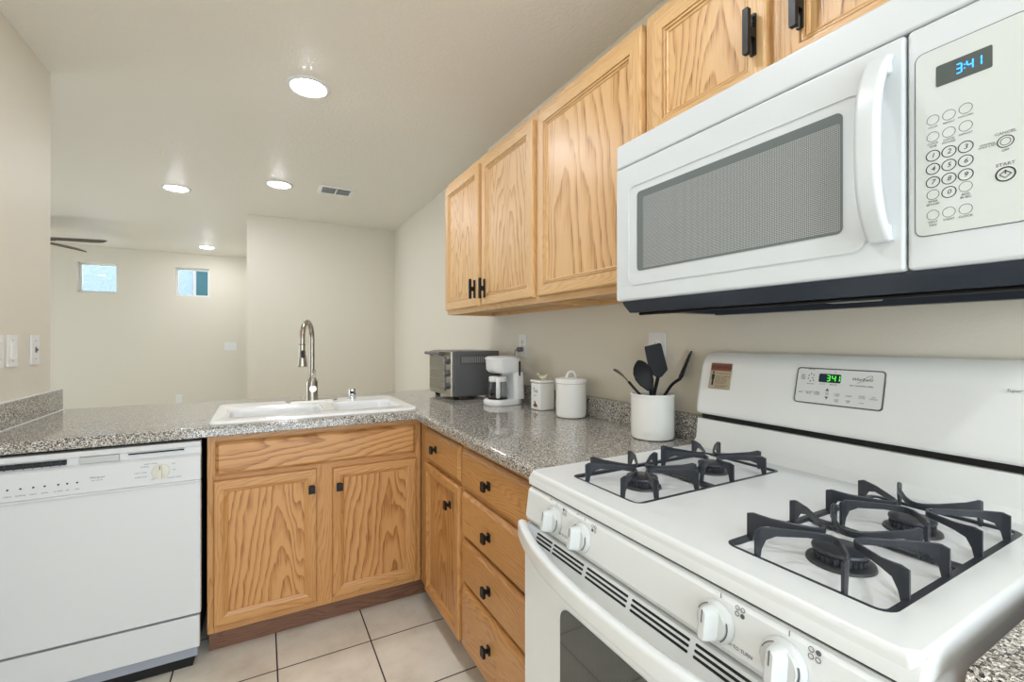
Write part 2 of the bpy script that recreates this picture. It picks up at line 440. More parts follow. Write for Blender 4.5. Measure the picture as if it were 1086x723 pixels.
FX, FY = -3.31, 4.07
t = thing('ceiling_fan', 'dark ceiling fan with wooden blades beyond the left wall', 'ceiling fan', (FX, FY, CEIL))
bm = B(); lathe(bm, [(.0, -.001), (.07, -.001), (.07, -.03), (.03, -.06), (.014, -.065), (.014, -.14), (.06, -.15), (.11, -.17), (.12, -.21), (.09, -.24), (0, -.245)], (FX, FY, CEIL)); O('motor', bm, 'bronze', t)
for k in range(5):
    a = math.radians(-9 + 72 * k); ca, sa = math.cos(a), math.sin(a)
    bm = B(); rings = []
    for s, hw in ((.20, .052), (.30, .062), (.45, .072), (.58, .076), (.635, .064), (.66, .034)):
        row = []
        for d, tt in ((-hw, .004), (hw, .004), (hw, -.004), (-hw, -.004)):
            row.append(Vector((FX + ca * s - sa * d, FY + sa * s + ca * d, CEIL - .222 + tt + d * .36)))
        rings.append(row)
    loft(bm, rings); O('blade', bm, 'fan', t)
    bm = B(); prism(bm, [(.09, -.012), (.25, -.03), (.27, 0), (.25, .03), (.09, .012)], 2, -.006, 0)
    for v in bm.verts: v.co = Vector((FX + ca * v.co.x - sa * v.co.y, FY + sa * v.co.x + ca * v.co.y, CEIL - .222 - .012 + v.co.z + v.co.y * .36))
    O('blade_bracket', bm, 'bronze', t)

# ------------------------------------------------------------------ wall plates
def plate_x(name, label, cat, x, y, z, w_, h_, kind, group=None, sgn=-1):
    """plate on a wall whose face looks along sgn*x"""
    t = thing(name, label, cat, (x, y, z - h_ / 2), group)
    r = (0, -1, 0) if sgn < 0 else (0, 1, 0)
    bm = B(); slab(bm, (x, y, z), r, (0, 0, 1), w_, h_, .004, .0003, .006); O('face_plate', bm, 'plastic', t)
    if kind == 'outlet':
        for dz in (-.0195, .0195):
            bm = B(); slab(bm, (x + sgn * .006, y, z + dz), r, (0, 0, 1), .034, .028, .012, 0, .0015); s = O('socket', bm, 'ceramic', t)
            bm = B()
            for dy in (-.006, .006): box(bm, (x + sgn * .0074, y + dy - .001, z + dz - .001), (x + sgn * .0079, y + dy + .001, z + dz + .007))
            lathe(bm, [(0, 0), (.002, 0), (.002, .0005), (0, .0005)], (x + sgn * .0074, y, z + dz - .007), 10, (sgn, 0, 0)); O('socket_slot', bm, 'slot', s)
    elif kind == 'rocker':
        bm = B(); slab(bm, (x + sgn * .006, y, z), r, (0, 0, 1), .034, .068, .003, 0, .003); O('rocker', bm, 'ceramic', t)
    elif kind == 'toggle':
        bm = B(); slab(bm, (x + sgn * .006, y, z), r, (0, 0, 1), .012, .024, .003, 0, .002)
        lathe(bm, [(.005, .002), (.005, .007), (.002, .007), (0, .007)], (x + sgn * .006, y, z), 12, (sgn, 0, 0)); O('jack', bm, 'grey', t)
    for dz in ((-.038, .038) if kind != 'outlet' else (0,)):
        bm = B(); lathe(bm, [(0, 0), (.003, 0), (.002, .001), (0, .001)], (x + sgn * .006, y, z + dz), 10, (sgn, 0, 0)); O('screw', bm, 'grey', t)
    return t
plate_x('wall_outlet', 'white double outlet on the backsplash wall above the coffee maker', 'outlet', XW, .107, 1.213, .078, .122, 'outlet')
plate_x('wall_outlet', 'white outlet plate on the wall behind the black spatula', 'outlet', XW, -.865, 1.21, .078, .122, 'outlet')
pg = thing('power_plug', 'small grey plug and cord in the outlet above the coffee maker', 'plug', (-.0075, .107, 1.18))
bm = B(); box(bm, (-.036, .094, 1.1805), (-.0082, .120, 1.206), .005, 3); O('plug_body', bm, 'grey', pg)
bm = B(); tube(bm, spline([(-.034, .107, 1.192), (-.05, .108, 1.185), (-.055, .112, 1.12), (-.045, .118, .98), (-.040, .122, .93)], 6), .003, 8); O('cord', bm, 'grey', pg)
plate_x('light_switch', 'white rocker switch on the left wall at the photo edge', 'switch', -2.11, .295, 1.203, .076, .122, 'rocker', 'left wall plates', 1)
plate_x('light_switch', 'white rocker switch second from the left photo edge', 'switch', -2.11, .405, 1.203, .076, .122, 'rocker', 'left wall plates', 1)
plate_x('cable_plate', 'narrow white wall plate with a small dark jack nearest the wall end', 'wall plate', -2.11, .606, 1.203, .076, .124, 'toggle', 'left wall plates', 1)
t = thing('light_switch', 'small white double switch plate on the far beige wall', 'switch', (-1.671, YF, 1.09))
bm = B(); slab(bm, (-1.671, YF, 1.151), (1, 0, 0), (0, 0, 1), .150, .118, .006, .0003, .007); O('face_plate', bm, 'plastic', t)
for dx in (-.024, .024):
    bm = B(); box(bm, (-1.671 + dx - .006, YF - .016, 1.145), (-1.671 + dx + .006, YF - .007, 1.163), .002); O('toggle', bm, 'ceramic', t)
t = thing('wall_outlet', 'low white outlet on the far wall just above the peninsula counter', 'outlet', (-2.283, YF, .36))
bm = B(); slab(bm, (-2.283, YF, .42), (1, 0, 0), (0, 0, 1), .078, .12, .006, .0003, .006); O('face_plate', bm, 'plastic', t)
for dz in (-.02, .02):
    bm = B(); slab(bm, (-2.283, YF - .006, .42 + dz), (1, 0, 0), (0, 0, 1), .034, .028, .012, 0, .0015); O('socket', bm, 'ceramic', t)

# ------------------------------------------------------------------ countertops
CT, CB = .914, .875
def nose(bm, x0y0, axis, a, b, sgn):
    """rounded front edge strip: depth .02 outward from coordinate x0y0 along the other axis"""
    r = .014; P = []
    e = x0y0
    P += [(e + sgn * -.02, CB), (e - sgn * .004, CB), (e, CB + .004)]
    for k in range(6):
        a_ = math.radians(90 * k / 5); P.append((e - sgn * r + sgn * r * math.cos(a_), CT - r + r * math.sin(a_)))
    P.append((e - sgn * .02, CT))
    prism(bm, P, axis, a, b)
SX0, SX1, SY0, SY1 = -1.425, -.632, .075, .58       # sink cut-out
worktop = thing('countertop', 'grey speckled stone countertop running along the peninsula and the cabinet wall', 'countertop', (-1.2, .3, CB))
bm = B()
box(bm, (-2.108, .02, CB), (SX0, .80, CT)); box(bm, (SX1, .02, CB), (-.625, .80, CT))
box(bm, (SX0, .02, CB), (SX1, SY0, CT)); box(bm, (SX0, SY1, CB), (SX1, .80, CT))
box(bm, (-2.108, .80, CB), (-.625, .87, CT))
nose(bm, 0.0, 0, -2.108, -.645, -1)
box(bm, (-.645, 0, CB), (-.625, .02, CT))
box(bm, (-.625, -1.092, CB), (-.002, .56, CT)); box(bm, (-.625, .56, CB), (.028, .80, CT)); box(bm, (-.625, .80, CB), (.028, .87, CT))
nose(bm, -.645, 1, -1.092, 0.0, -1)
O('slab', bm, 'stone', worktop, sharp=30)
bm = B(); box(bm, (-.022, -1.092, CT), (-.002, .555, 1.0), .003, 2); O('backsplash', bm, 'stone', worktop)
bm = B(); box(bm, (-2.108, -.0, CT), (-2.088, .85, 1.012), .003, 2); O('backsplash', bm, 'stone', worktop)
bm = B(); box(bm, (-2.088, .0, CT), (-2.084, .85, CT + .003)); box(bm, (-2.1085, 0, 1.012), (-2.09, .85, 1.0145)); O('caulk_line', bm, 'plastic', worktop)
RC = -1.878
w2 = thing('countertop', 'short piece of speckled countertop to the right of the range', 'countertop', (-.3, -2.2, CB))
bm = B(); box(bm, (-.625, -2.6, CB), (-.002, RC, CT)); nose(bm, -.645, 1, -2.6, RC, -1); O('slab', bm, 'stone', w2, sharp=30)
bm = B(); box(bm, (-.022, -2.6, CT), (-.002, RC, 1.0), .003, 2); O('backsplash', bm, 'stone', w2)

# ------------------------------------------------------------------ cabinets
class Frame:
    """cabinet-face frame: a = along the face, d = out of the face, z = up"""
    def __init__(s, face, plane): s.face, s.plane = face, plane
    def p(s, a, d, z):
        return (a, s.plane - d, z) if s.face == 'y' else (s.plane - d, a, z)
    def ax(s): return 0 if s.face == 'y' else 1
    def box(s, bm, a0, a1, d0, d1, z0, z1, bev=0, seg=2):
        box(bm, s.p(a0, d0, z0), s.p(a1, d1, z1), bev, seg)
    def dirs(s):            # right, up vectors seen from the front
        return ((1, 0, 0) if s.face == 'y' else (0, -1, 0)), (0, 0, 1)

def molded_frame(fr, parent, a0, a1, z0, z1, fw, t, mat, name='door', gs=None):
    """frame-and-panel door: stiles and rails are one part, its recessed panel a sub-part"""
    # profile across a member from outer edge to inner edge: (distance from outer edge, depth)
    prof = [(0, 0), (0, t * .62), (.0015, t * .82), (.005, t * .97), (.008, t), ] + ([(fw - .017, t), (fw - .0165, t * .60), (fw - .0145, t * .60), (fw - .0138, t * .85), (fw - .0092, t * .85), (fw - .0086, t * .52), (fw - .0066, t * .52), (fw - .0058, t * .68), (fw - .002, t * .60), (fw, t * .40)] if mat == 'oak' else
            [(fw - .019, t), (fw - .0182, t * .86), (fw - .004, t * .50), (fw - .003, t * .38), (fw, t * .38)]) + [(fw, 0)]
    bm = B(); fr.box(bm, a0 + fw - .003, a1 - fw + .003, .001, t * .42, z0 + fw - .003, z1 - fw + .003)
    door = O(name, bm, mat, parent, grain=2, cath=True, gs=gs)
    for side in 'LRBT':
        rings = []; bm = B()
        for q, d in prof:
            if side == 'L': rings.append([fr.p(a0 + q, d, z0 + q), fr.p(a0 + q, d, z1 - q)])
            if side == 'R': rings.append([fr.p(a1 - q, d, z0 + q), fr.p(a1 - q, d, z1 - q)])
            if side == 'B': rings.append([fr.p(a0 + q, d, z0 + q), fr.p(a1 - q, d, z0 + q)])
            if side == 'T': rings.append([fr.p(a0 + q, d, z1 - q), fr.p(a1 - q, d, z1 - q)])
        loft(bm, [list(r) for r in zip(*rings)])
        v = side in 'LR'
        O('door_stile' if v else 'door_rail', bm, mat, door, grain=2 if v else fr.ax(), cath=False, sharp=28)
    return door
def slab_front(fr, parent, a0, a1, z0, z1, t, mat, name='drawer_front'):
    bm = B(); e = .016; wide = name == 'false_front'
    R = []
    for q, d in ((0, 0), (0, t * .40), (.002, t * .52), (e - .003, t * .97), (e, t)):
        R.append([fr.p(a0 + q, d, z0 + q), fr.p(a1 - q, d, z0 + q), fr.p(a1 - q, d, z1 - q), fr.p(a0 + q, d, z1 - q)])
    loft(bm, R); return O(name, bm, mat, parent, grain=fr.ax(), cath=wide, sharp=25)
def square_knob(fr, parent, a, d, z):
    r, u = fr.dirs(); bm = B()
    slab(bm, fr.p(a, d, z), r, u, .021, .028, .003, .0002, .004, 3)
    slab(bm, fr.p(a, d, z), r, u, .010, .012, .003, .004, .018, 3)
    slab(bm, fr.p(a, d, z), r, u, .026, .031, .003, .018, .026, 3)
    O('knob', bm, 'black', parent)
def bar_pull(fr, parent, a, d, z):
    r, u = fr.dirs(); bm = B()
    slab(bm, fr.p(a, d, z), r, u, .013, .090, .002, .0002, .006, 2)
    slab(bm, fr.p(a, d, z), r, u, .013, .022, .002, .006, .020, 2)
    slab(bm, fr.p(a, d, z), r, u, .013, .098, .002, .020, .031, 2)
    O('pull', bm, 'black', parent)
def face_frame(fr, parent, mat, verticals, horizontals, t=.019):
    for a0, a1, z0, z1 in verticals:
        bm = B(); fr.box(bm, a0, a1, -t, 0, z0, z1, .0008, 1); O('frame_stile', bm, mat, parent, grain=2, cath=False)
    for a0, a1, z0, z1 in horizontals:
        bm = B(); fr.box(bm, a0, a1, -t, -.0004, z0, z1); O('frame_rail', bm, mat, parent, grain=fr.ax(), cath=False)

# sink base (faces the camera)
fr = Frame('y', .045)
sb = thing('sink_cabinet', 'oak base cabinet under the sink with two doors and a false drawer front', 'cabinet', (-1.03, .3, 0))
L_, R_ = -1.448, -.602
bm = B(); box(bm, (L_, .064, .11), (L_ + .016, .625, .873)); box(bm, (R_ - .016, .064, .11), (R_, .625, .873)); box(bm, (L_ + .016, .064, .11), (R_ - .016, .625, .125)); box(bm, (L_ + .016, .61, .125), (R_ - .016, .625, .873))
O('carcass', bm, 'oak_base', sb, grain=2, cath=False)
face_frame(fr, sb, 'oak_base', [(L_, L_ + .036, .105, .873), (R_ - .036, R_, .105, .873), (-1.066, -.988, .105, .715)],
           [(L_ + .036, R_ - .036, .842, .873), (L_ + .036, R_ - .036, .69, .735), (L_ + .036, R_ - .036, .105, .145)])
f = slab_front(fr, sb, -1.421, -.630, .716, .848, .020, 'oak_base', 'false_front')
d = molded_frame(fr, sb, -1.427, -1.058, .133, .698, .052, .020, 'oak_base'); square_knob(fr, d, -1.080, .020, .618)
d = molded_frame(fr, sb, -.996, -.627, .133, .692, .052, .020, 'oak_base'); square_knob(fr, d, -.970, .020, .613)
bm = B(); box(bm, (L_, .115, 0.001), (-.547, .13, .109)); O('toe_kick', bm, 'kick', sb, grain=0, cath=False)

# right-hand run (faces -x)
fr = Frame('x', -.600)
cb = thing('base_cabinet', 'narrow oak base cabinet with one drawer over one door in the corner', 'cabinet', (-.3, -.27, 0))
def carcass(y0, y1, root, x1=-.004):
    bm = B(); box(bm, (-.581, y0, .11), (x1, y0 + .016, .873)); box(bm, (-.581, y1 - .016, .11), (x1, y1, .873)); box(bm, (-.581, y0 + .016, .11), (x1, y1 - .016, .125)); box(bm, (x1 - .012, y0 + .016, .125), (x1, y1 - .016, .873))
    O('carcass', bm, 'oak_base', root, grain=2, cath=False)
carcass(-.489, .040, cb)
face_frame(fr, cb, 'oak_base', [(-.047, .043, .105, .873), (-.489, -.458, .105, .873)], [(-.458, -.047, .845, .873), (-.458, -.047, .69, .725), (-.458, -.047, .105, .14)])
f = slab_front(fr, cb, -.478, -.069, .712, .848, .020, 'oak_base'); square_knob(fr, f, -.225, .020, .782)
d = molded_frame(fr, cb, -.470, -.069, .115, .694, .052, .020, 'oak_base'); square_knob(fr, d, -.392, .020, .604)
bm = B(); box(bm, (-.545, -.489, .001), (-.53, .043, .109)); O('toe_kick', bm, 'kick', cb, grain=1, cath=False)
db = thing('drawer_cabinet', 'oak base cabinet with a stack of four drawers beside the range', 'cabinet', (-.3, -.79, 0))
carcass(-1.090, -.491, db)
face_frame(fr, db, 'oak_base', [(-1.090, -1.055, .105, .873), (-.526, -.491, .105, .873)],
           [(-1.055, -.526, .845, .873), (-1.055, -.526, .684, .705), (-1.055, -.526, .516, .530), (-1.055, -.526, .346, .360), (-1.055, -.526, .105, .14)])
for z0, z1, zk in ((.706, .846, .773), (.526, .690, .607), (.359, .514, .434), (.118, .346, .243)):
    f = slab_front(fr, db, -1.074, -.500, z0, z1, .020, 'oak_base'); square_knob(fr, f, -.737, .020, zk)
bm = B(); box(bm, (-.545, -1.090, .001), (-.53, -.491, .109)); O('toe_kick', bm, 'kick', db, grain=1, cath=False)
rb = thing('base_cabinet', 'oak base cabinet on the near side of the range', 'cabinet', (-.3, -2.24, 0))
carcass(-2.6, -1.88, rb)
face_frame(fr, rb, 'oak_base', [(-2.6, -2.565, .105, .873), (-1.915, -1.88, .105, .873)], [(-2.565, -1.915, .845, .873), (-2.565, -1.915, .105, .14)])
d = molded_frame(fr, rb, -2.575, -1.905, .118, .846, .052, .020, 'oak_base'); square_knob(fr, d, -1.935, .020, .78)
bm = B(); box(bm, (-.545, -2.6, .001), (-.53, -1.88, .109)); O('toe_kick', bm, 'kick', rb, grain=1, cath=False)

# wall cabinets
fr = Frame('x', -.306)
def wall_cab(root, y0, y1, z0, z1, stiles, rails):
    bm = B()
    box(bm, (-.287, y0, z0), (-.002, y0 + .014, z1)); box(bm, (-.287, y1 - .014, z0), (-.002, y1, z1))
    box(bm, (-.287, y0 + .014, z0 + .022), (-.002, y1 - .014, z0 + .034)); box(bm, (-.287, y0 + .014, z1 - .014), (-.002, y1 - .014, z1))
    box(bm, (-.012, y0 + .014, z0), (-.002, y1 - .014, z1 - .014))
    O('carcass', bm, 'oak', root, grain=1, cath=False)
    return face_frame(fr, root, 'oak', stiles, rails)
uz0, uz1 = 1.390, 2.153
ua = thing('wall_cabinet', 'oak double-door wall cabinet at the far end of the row', 'cabinet', (-.15, -.03, uz0), 'oak wall cabinets')
wall_cab(ua, -.537, .468, uz0, uz1, [(-.537, -.505, uz0, uz1), (.436, .468, uz0, uz1), (-.06, .0, uz0, uz1)], [(-.505, .436, uz0, uz0 + .04), (-.505, .436, uz1 - .034, uz1)])
d = molded_frame(fr, ua, -.010, .456, 1.413, 2.118, .060, .020, 'oak'); bar_pull(fr, d, .032, .020, 1.500)
d = molded_frame(fr, ua, -.521, -.043, 1.413, 2.118, .060, .020, 'oak'); bar_pull(fr, d, -.085, .020, 1.492)
ub = thing('wall_cabinet', 'oak single-door wall cabinet with bold cathedral grain beside the microwave', 'cabinet', (-.15, -.82, uz0), 'oak wall cabinets')
wall_cab(ub, -1.094, -.539, uz0, uz1, [(-1.094, -1.07, uz0, uz1), (-.571, -.539, uz0, uz1)], [(-1.07, -.571, uz0, uz0 + .04), (-1.07, -.571, uz1 - .034, uz1)])
d = molded_frame(fr, ub, -1.110, -.558, 1.413, 2.118, .060, .020, 'oak', gs=.46); bar_pull(fr, d, -1.075, .020, 1.49)
uc = thing('wall_cabinet', 'short oak wall cabinet above the white microwave', 'cabinet', (-.15, -1.49, 1.775), 'oak wall cabinets')
wall_cab(uc, -1.878, -1.112, 1.779, uz1, [(-1.878, -1.83, 1.779, uz1), (-1.165, -1.112, 1.779, uz1), (-1.50, -1.47, 1.779, uz1)], [(-1.83, -1.165, 1.779, 1.81), (-1.83, -1.165, uz1 - .034, uz1)])
d = molded_frame(fr, uc, -1.474, -1.146, 1.793, 2.118, .058, .020, 'oak', gs=.6); bar_pull(fr, d, -1.447, .020, 1.905)
d = molded_frame(fr, uc, -1.845, -1.500, 1.793, 2.118, .058, .020, 'oak'); bar_pull(fr, d, -1.545, .020, 1.905)

# ------------------------------------------------------------------ dishwasher
dw = thing('dishwasher', 'white built-in dishwasher with a dial under the left counter', 'dishwasher', (-1.765, .3, 0))
DX0, DX1 = -2.066, -1.4635
bm = B(); box(bm, (DX0 + .01, .03, .09), (DX1 - .008, .60, .868)); O('tub', bm, 'gap', dw)
bm = B(); box(bm, (DX0, -.002, .222), (DX1, .03, .716), .004, 3); O('door_panel', bm, 'dwwhite', dw)
bm = B()      # control fascia: top lip, recessed strip, sloped face
prism(bm, [(.03, .722), (-.006, .722), (-.010, .727), (-.010, .812), (-.004, .818), (.004, .822), (.004, .845), (-.004, .848), (-.006, .866), (.03, .866)], 0, DX0, DX1)
ctl = O('control_panel', bm, 'dwwhite', dw, sharp=30)
bm = B(); box(bm, (DX0, -.010, .716), (DX1, -.001, .7225), .002, 2); O('trim_strip', bm, 'dwwhite', dw)
bm = B(); box(bm, (-2.04, -.0035, .826), (-1.838, .0045, .842)); O('vent_grille', bm, 'slot', ctl)
bm = B()
for k in range(9): box(bm, (-2.03 + k * .022, -.005, .824), (-2.027 + k * .022, -.003, .843))
box(bm, (-2.04, -.005, .8335), (-1.838, -.003, .835)); O('vent_fin', bm, 'chin', ctl)
bm = B(); box(bm, (-1.806, -.0025, .822), (-1.70, .0045, .845), .002); O('latch', bm, 'latchgrey', ctl)
bm = B(); box(bm, (-1.675, -.0032, .838), (-1.515, .0045, .8415)); O('handle_slot', bm, 'slot', ctl)
bm = B(); lathe(bm, [(.027, 0), (.027, .003), (.023, .006), (.0, .006)], (-1.583, -.0102, .770), 32, (0, -1, 0)); dial = O('dial', bm, 'knobdish', ctl)
bm = B(); slab(bm, (-1.583, -.0165, .770), (1, 0, 0), (0, 0, 1), .010, .046, .004, 0, .012, 3); O('dial_grip', bm, 'knobdish', dial)
bm = B(); box(bm, (-1.584, -.0292, .780), (-1.582, -.0288, .793)); O('pointer', bm, 'inkdark', dial)
X, Z = (1, 0, 0), (0, 0, 1)
yt = -.0103
items = [('Whirlpool', (-1.758, yt, .774), X, Z, .0095, 'CENTER', .3), ('QUIET PARTNER', (-1.758, yt, .764), X, Z, .0042, 'CENTER')]
lettering('logo', items, 'inkdark', ctl)
items = [(s, (x, yt, .742), X, Z, .006, 'CENTER') for s, x in (('HEAVY', -1.975), ('NORMAL', -1.945), ('LIGHT', -1.915), ('RINSE', -1.888), ('HI TEMP', -1.855), ('AIR', -1.833), ('DRY', -1.808))]
items += [(s, (x, yt, z), X, Z, .006, 'RIGHT') for s, x, z in (('HEAVY WASH', -1.592, .801), ('NORMAL', -1.615, .792), ('LIGHT WASH', -1.622, .772), ('RINSE HOLD', -1.622, .757), ('OFF', -1.60, .744))]
items += [(s, (x, yt, z), X, Z, .006, 'LEFT') for s, x, z in (('DRY', -1.55, .794), ('ON', -1.548, .772), ('CANCEL DRAIN', -1.565, .744))]
lettering('lettering', items, 'ink', ctl)
for x in (-1.975, -1.945, -1.915, -1.888, -1.855, -1.833, -1.808):
    bm = B(); lathe(bm, [(0, 0), (.003, 0), (.003, .001), (0, .001)], (x, yt + .0002, .764), 10, (0, -1, 0)); O('indicator', bm, 'inkdark', ctl)
bm = B(); box(bm, (DX0, .004, .092), (DX1 - .004, .03, .212), .004, 3); kp = O('kick_panel', bm, 'dwwhite', dw)
bm = B(); box(bm, (DX0, .016, .055), (DX1 - .012, .03, .0915), .001); O('kick_lip', bm, 'lipgrey', dw)
bm = B(); box(bm, (DX0 + .03, .052, .001), (DX1 - .03, .30, .089)); O('base_frame', bm, 'gap', dw)

# ------------------------------------------------------------------ sink, faucet, air gap
sk = thing('sink', 'white drop-in double-bowl kitchen sink set in the peninsula counter', 'sink', (-1.03, .33, CT))
sx, sy = (-1.445 - .612) / 2, .325
def bowl(bm, x0, x1, y0, y1, zt, depth):
    cx, cy = (x0 + x1) / 2, (y0 + y1) / 2
    rings = []
    for ins, dz, rad in ((0, 0, .05), (.006, -.006, .05), (.010, -.02, .05), (.022, -depth + .03, .05), (.032, -depth + .010, .05), (.06, -depth, .05)):
        rings.append([Vector((cx + a, cy + b, zt + dz)) for a, b in rrect(x1 - x0 - 2 * ins, y1 - y0 - 2 * ins, rad, 5)])
    return rings
def fill_between(bm, outer, inner_list):
    pass
ZR = CT + .011
bowls = [(-1.400, -1.008, .130, .440, .19), (-.962, -.665, .130, .425, .16)]
bm = B()
# rim top surface with two openings: triangulated fill between rounded loops
outer = [Vector((sx + a, sy + b, ZR)) for a, b in rrect(.822, .548, .03, 5)]
outer_lo = [Vector((sx + a, sy + b, CT + .0005)) for a, b in rrect(.838, .562, .035, 5)]
outer_mid = [Vector((sx + a, sy + b, ZR - .004)) for a, b in rrect(.834, .558, .034, 5)]
R = loft(bm, [outer_lo, outer_mid, outer], cap=False)
top_edges = []
def ring_edges(vs_): return [bm.edges.get((vs_[i], vs_[(i + 1) % len(vs_)])) or bm.edges.new((vs_[i], vs_[(i + 1) % len(vs_)])) for i in range(len(vs_))]
top_edges += ring_edges(R[-1])
for x0, x1, y0, y1, dep in bowls:
    rr = bowl(bm, x0, x1, y0, y1, ZR, dep)
    q = loft(bm, rr, cap=False); bm.faces.new(q[-1]); top_edges += ring_edges(q[0])
bmesh.ops.triangle_fill(bm, edges=top_edges, use_beauty=True)
O('basin', bm, 'sink', sk, sharp=60)
for (x0, x1, y0, y1, dep) in bowls:
    bm = B(); lathe(bm, [(0, .002), (.028, .002), (.034, .004), (.040, .001), (.040, .0005)], ((x0 + x1) / 2, (y0 + y1) / 2, ZR - dep), 24); O('drain', bm, 'chrome', sk)

fx, fy = -1.033, .535
fa = thing('faucet', 'brushed nickel pull-down kitchen faucet standing on the sink', 'faucet', (fx, fy, ZR))
bm = B(); slab(bm, (fx + .0, fy, ZR), (1, 0, 0), (0, 1, 0), .25, .055, .026, .0003, .006, 6); O('deck_plate', bm, 'nickel', fa)
bm = B(); lathe(bm, [(.031, .006), (.031, .012), (.0285, .016), (.0285, .098), (.022, .112), (.0155, .125), (.0155, .14), (.0125, .143), (0, .143)], (fx, fy, ZR), 28); O('body', bm, 'nickel', fa)
H0 = ZR + .13; top = 1.345
pts = [(fx, fy, H0 - .01), (fx, fy, H0 + .10), (fx, fy, top - .10)]
for k in range(1, 13):
    a = math.pi * k / 12
    pts.append((fx - .085 * (1 - math.cos(a)) * .34, fy - .085 * (1 - math.cos(a)) * .94, top - .095 + .085 * math.sin(a)))
ex, ey, ez = pts[-1]
pts.append((ex, ey, ez - .025))
bm = B(); tube(bm, pts, .0125, 14); O('spout', bm, 'nickel', fa)
bm = B(); lathe(bm, [(.0125, .0), (.0145, -.004), (.0145, -.03), (.018, -.07), (.0235, -.105), (.021, -.112), (0, -.112)], (ex, ey, ez - .025), 22); sp_ = O('spray_head', bm, 'steel', fa)
bm = B(); lathe(bm, [(.0149, -.001), (.0149, -.004), (.0152, -.0025)], (ex, ey, ez - .025), 22, ring=True); O('seal_ring', bm, 'black', sp_)
bm = B(); slab(bm, (ex + .002, ey - .0165, ez - .075), (1, 0, 0), (0, .22, 1), .018, .036, .008, 0, .006, 5); O('spray_button', bm, 'black', sp_)
bm = B(); tube(bm, [(fx, fy - .022, ZR + .066), (fx, fy - .050, ZR + .068)], .017, 18); tube(bm, spline([(fx, fy - .04, ZR + .07), (fx + .004, fy - .05, ZR + .11), (fx + .006, fy - .052, ZR + .165)], 5), [.0065] * 5 + [.006] * 5 + [.008], 10); O('lever', bm, 'nickel', fa)
ag = thing('air_gap_cap', 'small chrome air gap cap at the back right of the sink', 'air gap', (-.833, .525, ZR))
bm = B(); lathe(bm, [(.021, .0003), (.021, .012), (.019, .014), (.019, .05), (.016, .056), (0, .056)], (-.833, .525, ZR), 22); O('cap', bm, 'chrome', ag)
bm = B(); slab(bm, (-.838, .525 - .0188, ZR + .036), (1, 0, 0), (0, 0, 1), .016, .014, .003, 0, .001, 2); O('vent_hole', bm, 'black', ag)

# ------------------------------------------------------------------ range
RY0, RY1 = -1.856, -1.096; RT = .925
rg = thing('gas_range', 'white freestanding gas range with four burners and a backguard clock', 'range', (-.35, -1.476, 0))
RYC = (RY0 + RY1) / 2
bm = B(); box(bm, (-.645, RY0 + .004, .05), (-.012, RY1 - .004, RT - .035)); O('body', bm, 'enamel', rg)
bm = B()
for x in (-.6, -.06):
    for y in (RY0 + .05, RY1 - .05): lathe(bm, [(.018, .001), (.018, .03), (.012, .03), (.012, .05)], (x, y, 0), 14)
O('levelling_foot', bm, 'black', rg)
# cooktop: top sheet with two recessed wells
wells = [(-.385, -1.293, .475, .222), (-.385, -1.698, .475, .222)]
bm = B()
def cook_ring(w_, h_, rad, z): return [Vector((-.3825 + a, RYC + b, z)) for a, b in rrect(w_, h_, rad, 5)]
R = loft(bm, [cook_ring(.60, .758, .010, RT - .034), cook_ring(.600, .760, .012, RT - .010), cook_ring(.596, .757, .012, RT - .003), cook_ring(.586, .748, .012, RT)], cap=False)
top_edges = ring_edges(R[-1])
for cx, cy, w_, h_ in wells:
    rr = [[Vector((cx + a, cy + b, RT + dz)) for a, b in rrect(w_ - 2 * ins, h_ - 2 * ins, .022, 5)] for ins, dz in ((0, 0), (.003, -.003), (.016, -.011), (.02, -.012))]
    q = loft(bm, rr, cap=False); bm.faces.new(q[-1]); top_edges += ring_edges(q[0])
bmesh.ops.triangle_fill(bm, edges=top_edges, use_beauty=True)
for v in bm.verts: 
    if v.co.z > RT - .02 and v.co.x < -.66: pass
O('cooktop', bm, 'enamel', rg, sharp=50)
